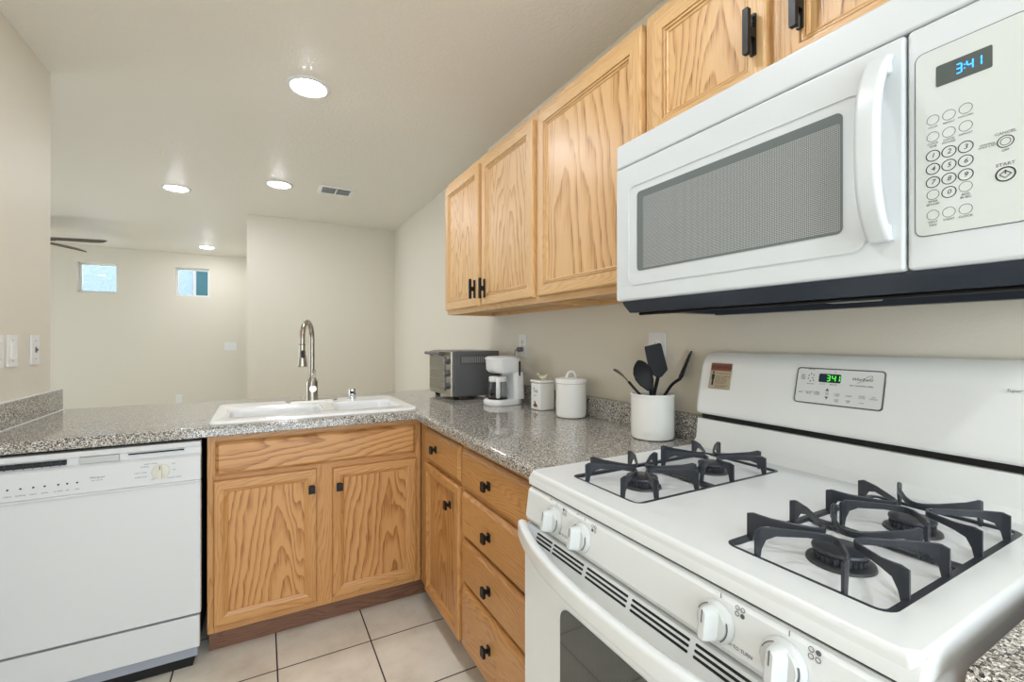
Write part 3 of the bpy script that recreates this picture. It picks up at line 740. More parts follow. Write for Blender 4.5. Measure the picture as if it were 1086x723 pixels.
# front lip of the cooktop, control fascia
bm = B()
prism(bm, [(-.664, RT - .004), (-.679, RT - .010), (-.684, RT - .020), (-.684, RT - .034), (-.664, RT - .036)], 1, RY0 + .0, RY1 - .0); O('front_lip', bm, 'enamel', rg, sharp=30)
bm = B(); prism(bm, [(-.645, .884), (-.678, .884), (-.686, .876), (-.694, .815), (-.690, .806), (-.645, .806)], 1, RY0 + .002, RY1 - .002); fas = O('control_fascia', bm, 'enamel', rg, sharp=30)
fn = Vector((-1, 0, .13)).normalized()       # outward normal of the fascia
fu = Vector((.13, 0, 1)).normalized()
def on_fascia(y, z, d=0): 
    x = -.686 - (.876 - z) / (.876 - .815) * .008
    return Vector((x, y, z)) + Vector((-.991, 0, .13)) * d
for i, (y, ang) in enumerate(((-1.217, 0), (-1.316, 0), (-1.629, 0), (-1.725, 0))):
    c = on_fascia(y, .843, .0006)
    bm = B(); lathe(bm, [(.029, 0), (.029, .004), (.026, .008), (.023, .010), (.022, .014), (0, .014)], c, 32, fn); k = O('knob', bm, 'knobwhite', rg)
    bm = B(); loft(bm, [[c + fn * d + Vector((0, -1, 0)) * a + fu * b for a, b in rrect(w_, h_, r_, 5)] for w_, h_, r_, d in ((.030, .050, .0145, .008), (.024, .049, .0118, .015), (.017, .046, .0084, .024), (.013, .043, .0064, .031), (.009, .039, .0044, .0328))]); O('knob_grip', bm, 'knobwhite', k)
    bm = B(); slab(bm, c + fn * .033 + fu * .012, (0, -1, 0), fu, .0016, .018, .0005, 0, .0004, 2); O('pointer_mark', bm, 'ink', k); bm = B()
    pts_ = [c + fn * .0106 + (Vector((0, -1, 0)) * math.cos(math.radians(a)) + fu * math.sin(math.radians(a))) * .0245 for a in range(-50, 30, 8)]
    tube(bm, pts_, .0009, 6); O('dial_mark', bm, 'ink', k); bm = B(); pts_ = [c + fn * .0106 + (Vector((0, -1, 0)) * math.cos(math.radians(a)) + fu * math.sin(math.radians(a))) * .0245 for a in range(110, 165, 8)]
    tube(bm, pts_, .0006, 6); O('dial_mark', bm, 'ink', k)
    bm = B(); slab(bm, on_fascia(y - .004, .8800, .0004), (0, -1, 0), fu, .0012, .007, .0004, 0, .0003, 1); O('off_mark', bm, 'ink', fas); bm = B()
    q = on_fascia(y - .034, .872, .0004)
    for jx, jy, fl in ((-.004, .004, i == 0), (.004, .004, i == 3), (-.004, -.004, i == 1), (.004, -.004, i == 2)):
        o2 = q + Vector((0, -1, 0)) * jx + fu * jy
        if fl: lathe(bm, [(0, 0), (.0032, 0), (.0032, .0003), (0, .0003)], o2, 12, fn)
        else: lathe(bm, [(.0025, 0), (.0033, 0), (.0033, .0003), (.0025, .0003)], o2, 12, fn, True)
        O('burner_mark', bm, 'ink', fas); bm = B()
    bm.free()
for y_, z_, t_, z2 in ((-1.662, .824, 'PUSH TO TURN', .0066), (-1.255, .824, 'PUSH TO TURN', .0066), (-1.196, .882, 'OFF', .004), (-1.296, .882, 'OFF', .004)):
    lettering('lettering', [(t_, on_fascia(y_, z_, .0006), (0, -1, 0), fu, z2, 'CENTER')], 'ink', fas)
bm = B(); box(bm, (-.676, RY0 + .004, .8845), (-.645, RY1 - .004, .8905)); O('seam_gap', bm, 'gap', rg)
# oven door
bm = B()
prism(bm, [(-.650, .16), (-.690, .16), (-.697, .166), (-.697, .745), (-.7005, .768), (-.690, .797), (-.684, .800), (-.650, .800)], 1, RY0 + .003, RY1 - .003)
od = O('oven_door', bm, 'enamel', rg, sharp=30)
bm = B(); slab(bm, (-.6972, -1.478, .47), (0, -1, 0), (0, 0, 1), .455, .41, .03, 0, .0015, 6); O('oven_window', bm, 'ovenglass', od)
# vent slots in the sloped top edge of the door
sl_u = Vector((.0105, 0, .029)).normalized(); sl_n = Vector((-.029, 0, .0105)).normalized()
bm = B()
for r_ in range(3):
    c = Vector((-.7005, 0, .768)) + sl_u * (.0065 + r_ * .0085)
    segs = [(-1.150, -1.212), (-1.219, -1.326), (-1.336, -1.452), (-1.462, -1.585), (-1.595, -1.708), (-1.716, -1.805)]
    for a, b in segs:
        slab(bm, (c.x, (a + b) / 2, c.z), (0, -1, 0), sl_u, abs(a - b), .0042, .002, -.0005, .0006, 3)
O('vent_slot', bm, 'slot', od)
# bowed bar handle
bm = B(); rings = []
N = 36
for i in range(N + 1):
    t_ = -1 + 2 * i / N
    y = RYC - t_ * (.3775)
    bow = .052 * (1 - abs(t_) ** 2.6)
    cx, cz = -.704 - bow, .783 - .014 * (1 - abs(t_) ** 3)
    hh = .024 - .004 * (1 - abs(t_)); ww = .013
    rings.append([Vector((cx + a, y, cz + b - a * .25)) for a, b in rrect(2 * ww, 2 * hh, .0105, 4)])
loft(bm, rings)
O('handle', bm, 'enamel', od, sharp=50)
bm = B(); box(bm, (-.690, RY0 + .003, .055), (-.646, RY1 - .003, .152), .006, 3); O('storage_drawer', bm, 'enamel', rg)

# burners
def burner(x, y, r):
    z = RT - .012
    bm = B(); lathe(bm, [(r + .007, .0004), (r + .006, .004), (r + .001, .006), (r * .8, .006)], (x, y, z), 32); b_ = O('burner', bm, 'alu', rg)
    bm = B(); lathe(bm, [(r * .86, .006), (r * .86, .016), (r * .80, .018), (0, .018)], (x, y, z), 32)
    for k in range(26):
        a = 2 * math.pi * k / 26
        q = Vector((x + math.cos(a) * r * .87, y + math.sin(a) * r * .87, z + .011))
        lathe(bm, [(.0022, -.004), (.0022, .004)], q, 6)
    O('burner_head', bm, 'iron', b_)
    bm = B(); lathe(bm, [(r * .80, .0182), (r * .96, .0185), (r * .98, .0205), (r * .95, .0235), (r * .75, .0255), (0, .0262)], (x, y, z), 36); O('burner_cap', bm, 'burner', b_)
    bm = B(); lathe(bm, [(.0025, .0004), (.0025, .018), (.0016, .022), (0, .022)], (x + r * .75, y + r * .85, z), 8); O('igniter', bm, 'ceramic', b_)
for x, y, r in ((-.505, -1.296, .036), (-.268, -1.296, .033), (-.505, -1.700, .0375), (-.268, -1.700, .034)): burner(x, y, r)

# grates
def ribbon(bm, pts, zb, zt, th):
    """vertical strip along a plan path; zb/zt give its lower and upper edges"""
    P = [Vector(p) for p in pts]; rings = []
    for i, p in enumerate(P):
        t_ = (P[min(i + 1, len(P) - 1)] - P[max(i - 1, 0)]).normalized(); nn = Vector((-t_.y, t_.x))
        a, b = p + nn * th / 2, p - nn * th / 2
        e = min(.0012, (zt[i] - zb[i]) * .3)
        a2, b2 = p + nn * (th / 2 - .0009), p - nn * (th / 2 - .0009)
        rings.append([Vector((a.x, a.y, zb[i])), Vector((a.x, a.y, zt[i] - e)), Vector((a2.x, a2.y, zt[i])), Vector((b2.x, b2.y, zt[i])), Vector((b.x, b.y, zt[i] - e)), Vector((b.x, b.y, zb[i]))])
    loft(bm, rings)
def grate(cx, cy, label):
    zf = RT - .006
    bm = B()
    W_, H_ = .470, .212
    loop = [Vector((cx + a, cy + b, zf)) for a, b in rrect(W_, H_, .014, 4)]; loop.append(loop[0])
    # closed frame of flat bar
    for (p0, p1) in zip(loop[:-1], loop[1:]): pass
    outer = rrect(W_ + .005, H_ + .005, .017, 4); inner = rrect(W_ - .006, H_ - .006, .012, 4)
    ring_plate(bm, (cx, cy, zf - .003), (1, 0, 0), (0, 1, 0), (W_ + .008, H_ + .008), (W_ - .010, H_ - .010), 0, .0085, .017, .010, 4)
    box(bm, (cx - .010, cy - H_ / 2 + .003, zf - .002), (cx + .010, cy + H_ / 2 - .003, zf + .003), .001, 1)
    g = O('grate', bm, 'iron', rg, label=label)
    ztop = RT + .040
    for sx_ in (-1, 1):
        bx = cx + sx_ * .1185
        for d, D, wd in (((1, 0), .112, .058), ((-1, 0), .112, .058), ((0, 1), .1045, .060), ((0, -1), .1045, .060)):
            dx, dy = d; tx, ty = -dy, dx
            pts_, zb, zt = [], [], []
            if (dx == -sx_): D = .1085           # finger that stands on the middle bar
            prof = []
            def pt(s, q): pts_.append((bx + dx * s + tx * q, cy + dy * s + ty * q))
            # leg out, tip, arm in, rounded apex, arm out
            arm = [(D + .002, wd), (D - .0065, wd * .995), (D - .0095, wd * .98), (D - .0165, wd * .94), (D - .032, wd * .83), (.042, wd * .42), (.030, wd * .25), (.024, wd * .12), (.022, 0)]
            zbv = [zf, zf, zf + .014, ztop - .0195, ztop - .0150, ztop - .0160, ztop - .0175, ztop - .018, ztop - .018]
            ztv = [ztop - .003, ztop, ztop, ztop - .001, ztop - .0030, ztop - .0065, ztop - .0075, ztop - .008, ztop - .008]
            for (s, q), a, b in zip(arm, zbv, ztv): pt(s, q); zb.append(a); zt.append(b)
            for (s, q), a, b in list(zip(arm, zbv, ztv))[-2::-1]: pt(s, -q); zb.append(a); zt.append(b)
            bm = B(); ribbon(bm, pts_, zb, zt, .0042); O('grate_finger', bm, 'iron', g, sharp=30)
grate(-.385, -1.293, 'black iron grate over the far pair of burners')
grate(-.385, -1.698, 'black iron grate over the near pair of burners')

# backguard
bm = B()
prism(bm, [(-.010, .89), (-.118, .89), (-.118, RT - .006), (-.100, RT + .004), (-.086, RT + .020), (-.078, 1.004), (-.010, 1.004)], 1, RY0 + .006, RY1 - .006); O('riser', bm, 'bgbrightened', rg, sharp=30)
bm = B(); box(bm, (-.066, RY0 + .012, 1.0045), (-.010, RY1 - .012, 1.0205)); O('vent_gap', bm, 'slot', rg)
prof = [(-.005, 1.021), (-.082, 1.021), (-.087, 1.026), (-.0885, 1.036), (-.086, 1.06), (-.078, 1.10), (-.066, 1.150)]
for k in range(1, 9):
    a = math.radians(90 * k / 8); prof.append((-.066 + .050 * (1 - math.cos(a)) , 1.150 + .057 * math.sin(a)))
prof.append((-.005, 1.207))
bm = B(); rings = []
NY = 12
ys = []
for k in range(6): 
    a = math.radians(90 * k / 5); ys.append((RY1 - .016 * (1 - math.sin(a)) * 1 - 0, math.cos(a)))
stations = [(RY1, .018), (RY1 - .002, .010), (RY1 - .006, .005), (RY1 - .012, .0015), (RY1 - .020, 0), (RY0 + .020, 0), (RY0 + .012, .0015), (RY0 + .006, .005), (RY0 + .002, .010), (RY0, .018)]
for y, ins in stations:
    ring = []
    for x, z in prof:
        cx, cz = -.02, 1.11
        ring.append(Vector((min(x + ins, -.004) if x < -.01 else x, y, z - ins * (1 if z > 1.17 else 0) * .6)))
    rings.append(ring)
loft(bm, rings); bgd = O('backguard', bm, 'bgbrightened', rg, sharp=35)
def on_bg(y, z, d=0):
    # front surface of the backguard between z 1.06 and 1.15
    P_ = [(1.036, -.0885), (1.06, -.086), (1.10, -.078), (1.150, -.066), (1.172, -.0613), (1.19, -.052)]
    for (z0, x0), (z1, x1) in zip(P_[:-1], P_[1:]):
        if z <= z1 or z1 == 1.19:
            x = x0 + (x1 - x0) * (z - z0) / (z1 - z0); break
    n_ = Vector((-1, 0, (.012 / .05))).normalized()
    return Vector((x, y, z)) + n_ * d
bu = Vector((.24, 0, 1)).normalized(); br = Vector((0, -1, 0)); bn = br.cross(bu)
def bg_plane(y, z, d=0):
    """flat plane of the control panel: straight between the z 1.09 and 1.17 points of the front"""
    x = -.0805 + (z - 1.09) * .24
    return Vector((x, y, z)) + bn * d
bm = B(); slab(bm, bg_plane(-1.4875, 1.132, 0), br, bu, .183, .084, .006, -.003, .0022, 4); cp = O('control_panel', bm, 'bgpanel', bgd)
bm = B(); ring_plate(bm, bg_plane(-1.4875, 1.132, 0), br, bu, (.188, .089), (.1825, .0835), -.003, .0024, .008, .006, 4); O('panel_seam', bm, 'grey', cp)
bm = B(); slab(bm, bg_plane(-1.4705, 1.152, .0023), br, bu, .048, .021, .003, 0, .0008, 3); dsp = O('clock_display', bm, 'display2', cp)
def seven(bm, ch, o, r, u, w_, h_, th, n_):
    segs = {'3': 'abgcd', '4': 'fgbc', '1': 'bc', ':': ''}[ch]
    o, r, u = Vector(o), Vector(r), Vector(u)
    def s_(c, horiz):
        a, b = (w_ - th, th) if horiz else (th, h_ / 2 - th * .5)
        slab(bm, o + r * c[0] + u * c[1], r, u, a, b, th * .3, 0, n_, 2)
    C_ = {'a': ((0, h_ / 2), 1), 'g': ((0, 0), 1), 'd': ((0, -h_ / 2), 1), 'b': ((w_ / 2, h_ / 4), 0), 'c': ((w_ / 2, -h_ / 4), 0), 'f': ((-w_ / 2, h_ / 4), 0), 'e': ((-w_ / 2, -h_ / 4), 0)}
    for k in segs: s_(*C_[k])
    if ch == ':':
        for dz in (-h_ / 5, h_ / 5): slab(bm, o + u * dz, r, u, th, th, th * .3, 0, n_, 2)
bm = B()
for ch, dy in (('3', -.003), ('4', .009), ('1', .018)): seven(bm, ch, bg_plane(-1.4705 - dy, 1.152, .0032), br, bu, .007, .0135, .0018, .0003)
O('digits', bm, 'green', dsp)
items = [('Whirlpool', bg_plane(-1.537, 1.1535, .0024), br, bu, .0098, 'CENTER', .35), ('SELF CLEANING OVEN', bg_plane(-1.537, 1.139, .0024), br, bu, .0046, 'CENTER')]
lettering('logo', items, 'inkdark', cp)
bm = B(); tube(bm, spline([bg_plane(-1.528, 1.145, .0024), bg_plane(-1.536, 1.149, .0024), bg_plane(-1.547, 1.160, .0024), bg_plane(-1.556, 1.163, .0024), bg_plane(-1.555, 1.158, .0024), bg_plane(-1.545, 1.151, .0024)], 5), .0004, 5); O('logo_swoosh', bm, 'inkdark', cp)
items = []
for y, s in ((-1.408, 'BAKE'), (-1.427, 'CUSTOM\nBROIL'), (-1.445, 'AUTO\nCLEAN'), (-1.490, 'COOK\nTIME'), (-1.514, 'CLEAN'), (-1.541, 'START\nENTER'), (-1.563, 'OFF\nCANCEL')):
    items.append((s, bg_plane(y, 1.1145, .0024), br, bu, .0042, 'CENTER'))
for y, s in ((-1.490, 'STOP\nTIME'), (-1.514, 'TIMER\nOFF'), (-1.541, 'LOCK')): items.append((s, bg_plane(y, 1.1015, .0024), br, bu, .0038, 'CENTER'))
items += [('\u25B2', bg_plane(-1.468, 1.1245, .0024), br, bu, .009, 'CENTER'), ('TEMP\nTIME', bg_plane(-1.468, 1.115, .0024), br, bu, .0034, 'CENTER'), ('\u25BC', bg_plane(-1.468, 1.105, .0024), br, bu, .009, 'CENTER'),
          ('OVEN ON', bg_plane(-1.428, 1.171, .0024), br, bu, .0034, 'CENTER'), ('BAKE\nBROIL\nCLEAN\nTIMER', bg_plane(-1.410, 1.152, .0024), br, bu, .0036, 'CENTER'), ('CLOCK', bg_plane(-1.4555, 1.1375, .0024), br, bu, .0036, 'CENTER'),
          ('LOCKED', bg_plane(-1.480, 1.1375, .0024), br, bu, .0036, 'CENTER'), ('HR', bg_plane(-1.482, 1.167, .0024), br, bu, .0034, 'CENTER'), ('PRESS PAD', bg_plane(-1.428, 1.136, .0024), br, bu, .0034, 'CENTER')]
lettering('lettering', items, 'ink', cp)
bm = B()
for dy, dz in ((0, .009), (.006, .006), (-.005, .004), (.004, -.001), (-.006, -.003), (.006, -.007), (-.001, -.009)):
    lathe(bm, [(0, 0), (.0015, 0), (.0015, .0003), (0, .0003)], bg_plane(-1.428 - dy, 1.152 + dz, .0023), 8, bn)
lathe(bm, [(0, 0), (.0013, 0), (.0013, .0003), (0, .0003)], bg_plane(-1.4735, 1.1375, .0023), 8, bn); O('indicator', bm, 'inkdark', cp)
bm = B()
for y in (-1.408, -1.427, -1.445, -1.490, -1.514, -1.541, -1.563): ring_plate(bm, bg_plane(y, 1.1145, .0022), br, bu, (.0165, .0145), (.0159, .0139), 0, .0002, .001, .0009, 1)
O('button_outline', bm, 'plastic', cp)
# warning sticker
bm = B(); slab(bm, bg_plane(-1.176, 1.137, .001), br, bu, .070, .078, .002, -.002, .0025, 2); st = O('warning_sticker', bm, 'sticktan', bgd, label='tan and red warning sticker')
bm = B(); slab(bm, bg_plane(-1.176, 1.163, .0035), br, bu, .067, .022, .001, 0, .0003, 1); O('sticker_banner', bm, 'stickred', st)
lettering('lettering', [('WARNING', bg_plane(-1.177, 1.1625, .0039), br, bu, .0145, 'CENTER')], 'inkdark', st)
lettering('sticker_text', [('ALL RANGES CAN TIP', bg_plane(-1.162, 1.145, .0036), br, bu, .0048, 'LEFT'), ('INJURY TO PERSONS\nCOULD RESULT\nINSTALL ANTI-TIP\nDEVICE PACKED\nWITH RANGE', bg_plane(-1.162, 1.126, .0036), br, bu, .0050, 'LEFT'), ('SEE INSTALLATION\nINSTRUCTIONS', bg_plane(-1.162, 1.107, .0036), br, bu, .0048, 'LEFT')], 'motif', st)
bm = B(); lathe(bm, [(0, 0), (.0035, 0), (.0035, .0004), (0, .0004)], bg_plane(-1.153, 1.147, .0036), 12, bn)
slab(bm, bg_plane(-1.153, 1.134, .0036), br, bu, .010, .016, .002, 0, .0004, 2); slab(bm, bg_plane(-1.1555 + .0005, 1.118, .0036), br, bu, .0032, .018, .001, 0, .0004, 2); slab(bm, bg_plane(-1.1515 + .0005 - .001, 1.118, .0036), br, bu, .0032, .018, .001, 0, .0004, 2)
O('sticker_figure', bm, 'inkdark', st)
lettering('model_lettering', [('Super Capacity', bg_plane(-1.765, 1.152, .003), br, bu, .0085, 'LEFT', .3)], 'ink', bgd)

# ------------------------------------------------------------------ microwave
MX, MY0, MY1, MZ0, MZ1 = -.405, -1.884, -1.097, 1.350, 1.776
SPL = -1.742
mw = thing('microwave', 'white over-the-range microwave mounted under the short oak cabinet', 'microwave', (-.2, -1.49, MZ0))
bm = B(); box(bm, (MX + .022, MY0 + .002, MZ0), (-.003, MY1 - .002, MZ1 - .002)); O('housing', bm, 'mwwhite', mw)
bm = B(); box(bm, (MX + .002, MY0, 1.7125), (MX + .0215, MY1, MZ1), .005, 3); O('top_grille', bm, 'mwwhite', mw)
bm = B(); box(bm, (MX, SPL + .0012, MZ0), (MX + .0215, MY1, 1.7095), .006, 3); md = O('door', bm, 'mwwhite', mw)
R_y = (0, -1, 0); U_z = (0, 0, 1)
bm = B(); ring_plate(bm, (MX, -1.4175, 1.5215), R_y, U_z, (.548, .265), (.536, .253), -.001, .0024, .024, .018, 6); O('door_bead', bm, 'mwwhite', md)
bm = B(); slab(bm, (MX, -1.4175, 1.5265), R_y, U_z, .478, .205, .010, -.002, .0012, 5); dwn = O('door_window', bm, 'mwborder', md)
bm = B(); slab(bm, (MX, -1.4265, 1.5195), R_y, U_z, .452, .183, .004, .0012, .0015, 3); O('window_mesh', bm, 'mwglass', dwn)
# bowed handle
bm = B(); rings = []
for i in range(25):
    t_ = -1 + 2 * i / 24
    z = 1.541 + t_ * .142
    b_ = .042 * (1 - abs(t_) ** 3.0) + .006
    ww = .0165; th = .0095
    rings.append([Vector((MX - b_ + a, -1.712 + b - .0 , z)) for a, b in rrect(2 * th, 2 * ww, .008, 4)])
loft(bm, rings)
box(bm, (MX - .012, -1.726, 1.397), (MX + .001, -1.700, 1.425), .004, 2); box(bm, (MX - .012, -1.726, 1.657), (MX + .001, -1.700, 1.685), .004, 2)
O('handle', bm, 'mwwhite', md, sharp=50)
bm = B(); box(bm, (MX, MY0, MZ0), (MX + .0215, SPL - .0012, 1.7095), .006, 3); mc = O('control_section', bm, 'mwwhite', mw)
bm = B(); slab(bm, (MX, -1.812, 1.532), R_y, U_z, .116, .268, .010, -.002, .0012, 5); cp = O('control_panel', bm, 'panelwhite', mc)
bm = B(); ring_plate(bm, (MX, -1.812, 1.532), R_y, U_z, (.1185, .2705), (.1165, .2685), -.002, .0008, .011, .0105, 5); O('panel_seam', bm, 'ink', mc)
bm = B(); slab(bm, (MX, -1.8065, 1.6245), R_y, U_z, .058, .030, .002, .001, .0018, 3); dsp = O('clock_display', bm, 'display', cp)
xt = MX - .0014
bm = B()
for ch, y in (('3', -1.802), (':', -1.808), ('4', -1.8135), ('1', -1.822)): seven(bm, ch, (MX - .0019, y, 1.6245), R_y, U_z, .006, .0125, .0015, .0003)
O('digits', bm, 'blue', dsp)
cols = (-1.774, -1.7915, -1.809)
def ovals(rows, rad, th, name, mat):
    for y, z in rows:
        bm = B(); lathe(bm, [(rad - th, 0), (rad, 0), (rad, .0003), (rad - th, .0003)], (MX - .0012, y, z), 22, (-1, 0, 0), True); O(name, bm, mat, cp)
ovals([(c, z) for c, z0 in zip(cols, (1.5645, 1.5645, 1.5660)) for z in (z0, z0 - .0245)] + [(cols[0], 1.4560), (cols[2], 1.4575), (cols[0], 1.4265), (cols[1], 1.4265), (cols[2], 1.4265)], .0072, .0006, 'button_ring', 'ink')
nums = [('1', 0, 0), ('2', 1, 0), ('3', 2, 0), ('4', 0, 1), ('5', 1, 1), ('6', 2, 1), ('7', 0, 2), ('8', 1, 2), ('9', 2, 2), ('0', 1, 3)]
ovals([(cols[c], 1.5125 - r_ * .0192) for _, c, r_ in nums], .0082, .0011, 'number_ring', 'inkdark')
lettering('number_lettering', [(s, (xt, cols[c], 1.5125 - r_ * .0192), R_y, U_z, .0095, 'CENTER', .2) for s, c, r_ in nums], 'inkdark', cp)
items = [('COOK', (xt, cols[0], 1.554), R_y, U_z, .0036, 'CENTER'), ('REHEAT', (xt, cols[1], 1.554), R_y, U_z, .0036, 'CENTER'), ('POPCORN', (xt, cols[2], 1.5555), R_y, U_z, .0033, 'CENTER'),
         ('COOK\nTIME', (xt, cols[0], 1.528), R_y, U_z, .0042, 'CENTER'), ('COOK\nPOWER', (xt, cols[1], 1.528), R_y, U_z, .0042, 'CENTER'), ('DEFROST', (xt, cols[2], 1.531), R_y, U_z, .0034, 'CENTER'),
         ('TIMER\nSET/OFF', (xt, cols[0], 1.444), R_y, U_z, .0042, 'CENTER'), ('ADD\n30 SEC', (xt, cols[2], 1.445), R_y, U_z, .0042, 'CENTER'), ('VENT\nFAN', (xt, cols[0], 1.414), R_y, U_z, .0044, 'CENTER'),
         ('LIGHT', (xt, cols[1], 1.4165), R_y, U_z, .0044, 'CENTER'), ('CLOCK', (xt, cols[2], 1.4165), R_y, U_z, .0044, 'CENTER'), ('CONTROL\nHOLD 3 SEC', (xt, -1.8305, 1.506), R_y, U_z, .0032, 'CENTER'),
         ('CANCEL', (xt, -1.8475, 1.517), R_y, U_z, .0052, 'CENTER'), ('OFF', (xt, -1.8475, 1.494), R_y, U_z, .0042, 'CENTER'), ('START', (xt, -1.8475, 1.4755), R_y, U_z, .0062, 'CENTER')]
for it in items: lettering('lettering', [it], 'ink', cp)
ovals([(-1.8475, 1.5055)], .0082, .0011, 'cancel_ring', 'inkdark'); ovals([(-1.8475, 1.5055)], .0052, .0008, 'cancel_inner', 'ink')
ovals([(-1.8475, 1.4625)], .0098, .0017, 'start_ring', 'inkdark')
bm = B()
for a0 in range(4):
    p = [Vector((MX - .0014, -1.8475 + .0055 * math.cos(math.pi / 2 * k), 1.4625 + .0048 * math.sin(math.pi / 2 * k))) for k in (a0, a0 + 1)]
    tube(bm, p, .0005, 5)
box(bm, (MX - .0017, -1.848, 1.463), (MX - .0012, -1.847, 1.468)); O('start_symbol', bm, 'inkdark', cp)
# dark underside
bm = B()
ZC = 1.320
prism(bm, [(MX + .012, MZ0 - .0005), (MX + .020, MZ0 - .012), (MX + .040, ZC), (MX + .060, ZC), (MX + .060, MZ0 - .0005)], 1, MY0 + .012, MY1 - .012)
box(bm, (MX + .060, MY0 + .012, ZC), (-.02, MY0 + .045, MZ0 - .0005)); box(bm, (MX + .060, MY1 - .045, ZC + .004), (-.02, MY1 - .012, MZ0 - .0005))
box(bm, (-.05, MY0 + .045, ZC), (-.02, MY1 - .045, MZ0 - .0005)); O('underside_frame', bm, 'chin', mw)
for y0, y1 in ((-1.50, -1.24), (-1.80, -1.56)):
    bm = B(); box(bm, (MX + .075, y0, ZC + .012), (-.16, y1, MZ0 - .0006)); f_ = O('grease_filter', bm, 'filter', mw)
    bm = B()
    for k in range(13): box(bm, (MX + .08, y0 + .01 + k * .0188, ZC + .008), (-.165, y0 + .013 + k * .0188, ZC + .0118))
    O('filter_rib', bm, 'grey', f_)
bm = B(); tube(bm, [(-.345, MY0 + .02, ZC - .003), (-.345, MY1 - .03, ZC - .003)], .004, 8); O('vent_rail', bm, 'black', mw)
bm = B(); box(bm, (-.15, -1.58, ZC + .010), (-.07, -1.48, MZ0 - .0006), .004); O('lamp_cover', bm, 'filter', mw)

# ------------------------------------------------------------------ counter-top things
# toaster oven (front faces -x)
to = thing('toaster_oven', 'grey toaster oven with three knobs in the counter corner', 'toaster oven', (-.22, .435, CT))
x0, x1, y0, y1, z0, z1 = -.355, -.075, .25, .615, .934, 1.183
bm = B(); box(bm, (x0 + .004, y0, z0), (x1, y1, z1), .006, 3); O('body', bm, 'grey', to)
bm = B(); box(bm, (x0 - .012, y0 + .001, z0 + .002), (x0 + .0035, y1 - .001, z1 - .003), .003, 2); fp = O('front_frame', bm, 'steel', to)
bm = B(); slab(bm, (x0 - .012, (y0 + .085 + y1 - .02) / 2, 1.055), (0, -1, 0), (0, 0, 1), y1 - .02 - y0 - .085, .19, .008, 0, .006, 4); dd = O('glass_door', bm, plain('toaster_door_glass', (96, 92, 76), .1, coat=.6), to)
bm = B(); tube(bm, [(x0 - .045, y0 + .09, 1.168), (x0 - .045, y1 - .025, 1.168)], .009, 12)
for y in (y0 + .115, y1 - .05): tube(bm, [(x0 - .045, y, 1.168), (x0 - .012, y, 1.156)], .006, 10)
O('handle', bm, 'grey', dd)
bm = B()
for z in (1.02, 1.075): tube(bm, [(x0 - .0185, y0 + .10, z), (x0 - .0185, y1 - .03, z)], .0014, 6)
O('rack', bm, 'steel', dd)
for z in (1.130, 1.062, .995):
    bm = B(); lathe(bm, [(.020, 0), (.020, .005), (.0165, .008), (.0155, .024), (0, .024)], (x0 - .0122, y0 + .045, z), 22, (-1, 0, 0)); k = O('knob', bm, 'grey', to)
    bm = B(); slab(bm, (x0 - .036, y0 + .045, z), (0, -1, 0), (0, 0, 1), .006, .030, .003, -.002, .006, 3); O('knob_grip', bm, 'steel', k)
bm = B()
for k in range(14): slab(bm, (x0 + .055 + k * .0125, y0 - .0003, 1.135), (1, 0, 0), (0, 0, 1), .005, .032, .0024, 0, .0006, 3)
O('side_vent', bm, plain('vent_pale', (150, 150, 150), .5), to)
bm = B(); ring_plate(bm, (x0 + .137, y0 - .0002, 1.135), (1, 0, 0), (0, 0, 1), (.19, .05), (.185, .045), 0, .0006, .006, .005, 3); O('vent_border', bm, 'chin', to)
for x in (x0 + .03, x1 - .04):
    for y in (y0 + .035, y1 - .035):
        bm = B(); lathe(bm, [(.014, .0005), (.017, .012), (.017, z0 - CT + .001), (0, z0 - CT + .001)], (x, y, CT), 16); O('foot', bm, 'blackplastic', to)
lettering('lettering', [(s, (x0 - .0125, y0 + .045, z), (0, -1, 0), (0, 0, 1), .007, 'CENTER') for s, z in (('TEMP', 1.157), ('FUNCTION', 1.090), ('TIMER', 1.022))], 'inkdark', fp)

# coffee maker, local frame: front = -x
cm = thing('coffee_maker', 'white drip coffee maker with glass carafe beside the toaster oven', 'coffee maker', (-.168, .02, CT), rz=math.radians(6))
def oval_ring(x0, x1, hw, r, z, seg=6): return [Vector(((x0 + x1) / 2 + a, b, z)) for a, b in rrect(x1 - x0, 2 * hw, r, seg)]
bm = B(); loft(bm, [oval_ring(-.102, .088, .070, .060, .001), oval_ring(-.105, .090, .073, .062, .006), oval_ring(-.105, .090, .073, .062, .022), oval_ring(-.098, .086, .067, .058, .030)]); O('base', bm, 'plastic', cm, local=True, sharp=45)
bm = B(); loft(bm, [oval_ring(.022, .090, .072, .022, .029), oval_ring(.024, .086, .070, .022, .15), oval_ring(.024, .082, .068, .022, .165)]); O('tower', bm, 'plastic', cm, local=True, sharp=45)
bm = B(); loft(bm, [oval_ring(-.070, .080, .062, .045, .163), oval_ring(-.085, .082, .070, .05, .178), oval_ring(-.088, .080, .070, .05, .230)]); O('tank', bm, 'plastic', cm, local=True, sharp=45)
bm = B(); loft(bm, [oval_ring(-.092, .078, .073, .052, .2305), oval_ring(-.092, .078, .073, .052, .238), oval_ring(-.080, .066, .06, .045, .246)]); O('lid', bm, 'plastic', cm, local=True, sharp=45)
bm = B(); slab(bm, (.050, -.0705, .185), (1, 0, 0), (0, 0, 1), .008, .075, .003, 0, .003, 3); O('water_gauge', bm, 'black', cm, local=True)
bm = B(); lathe(bm, [(.050, .0305), (.050, .034), (0, .034)], (-.036, 0, 0), 28); O('warming_plate', bm, 'black', cm, local=True)
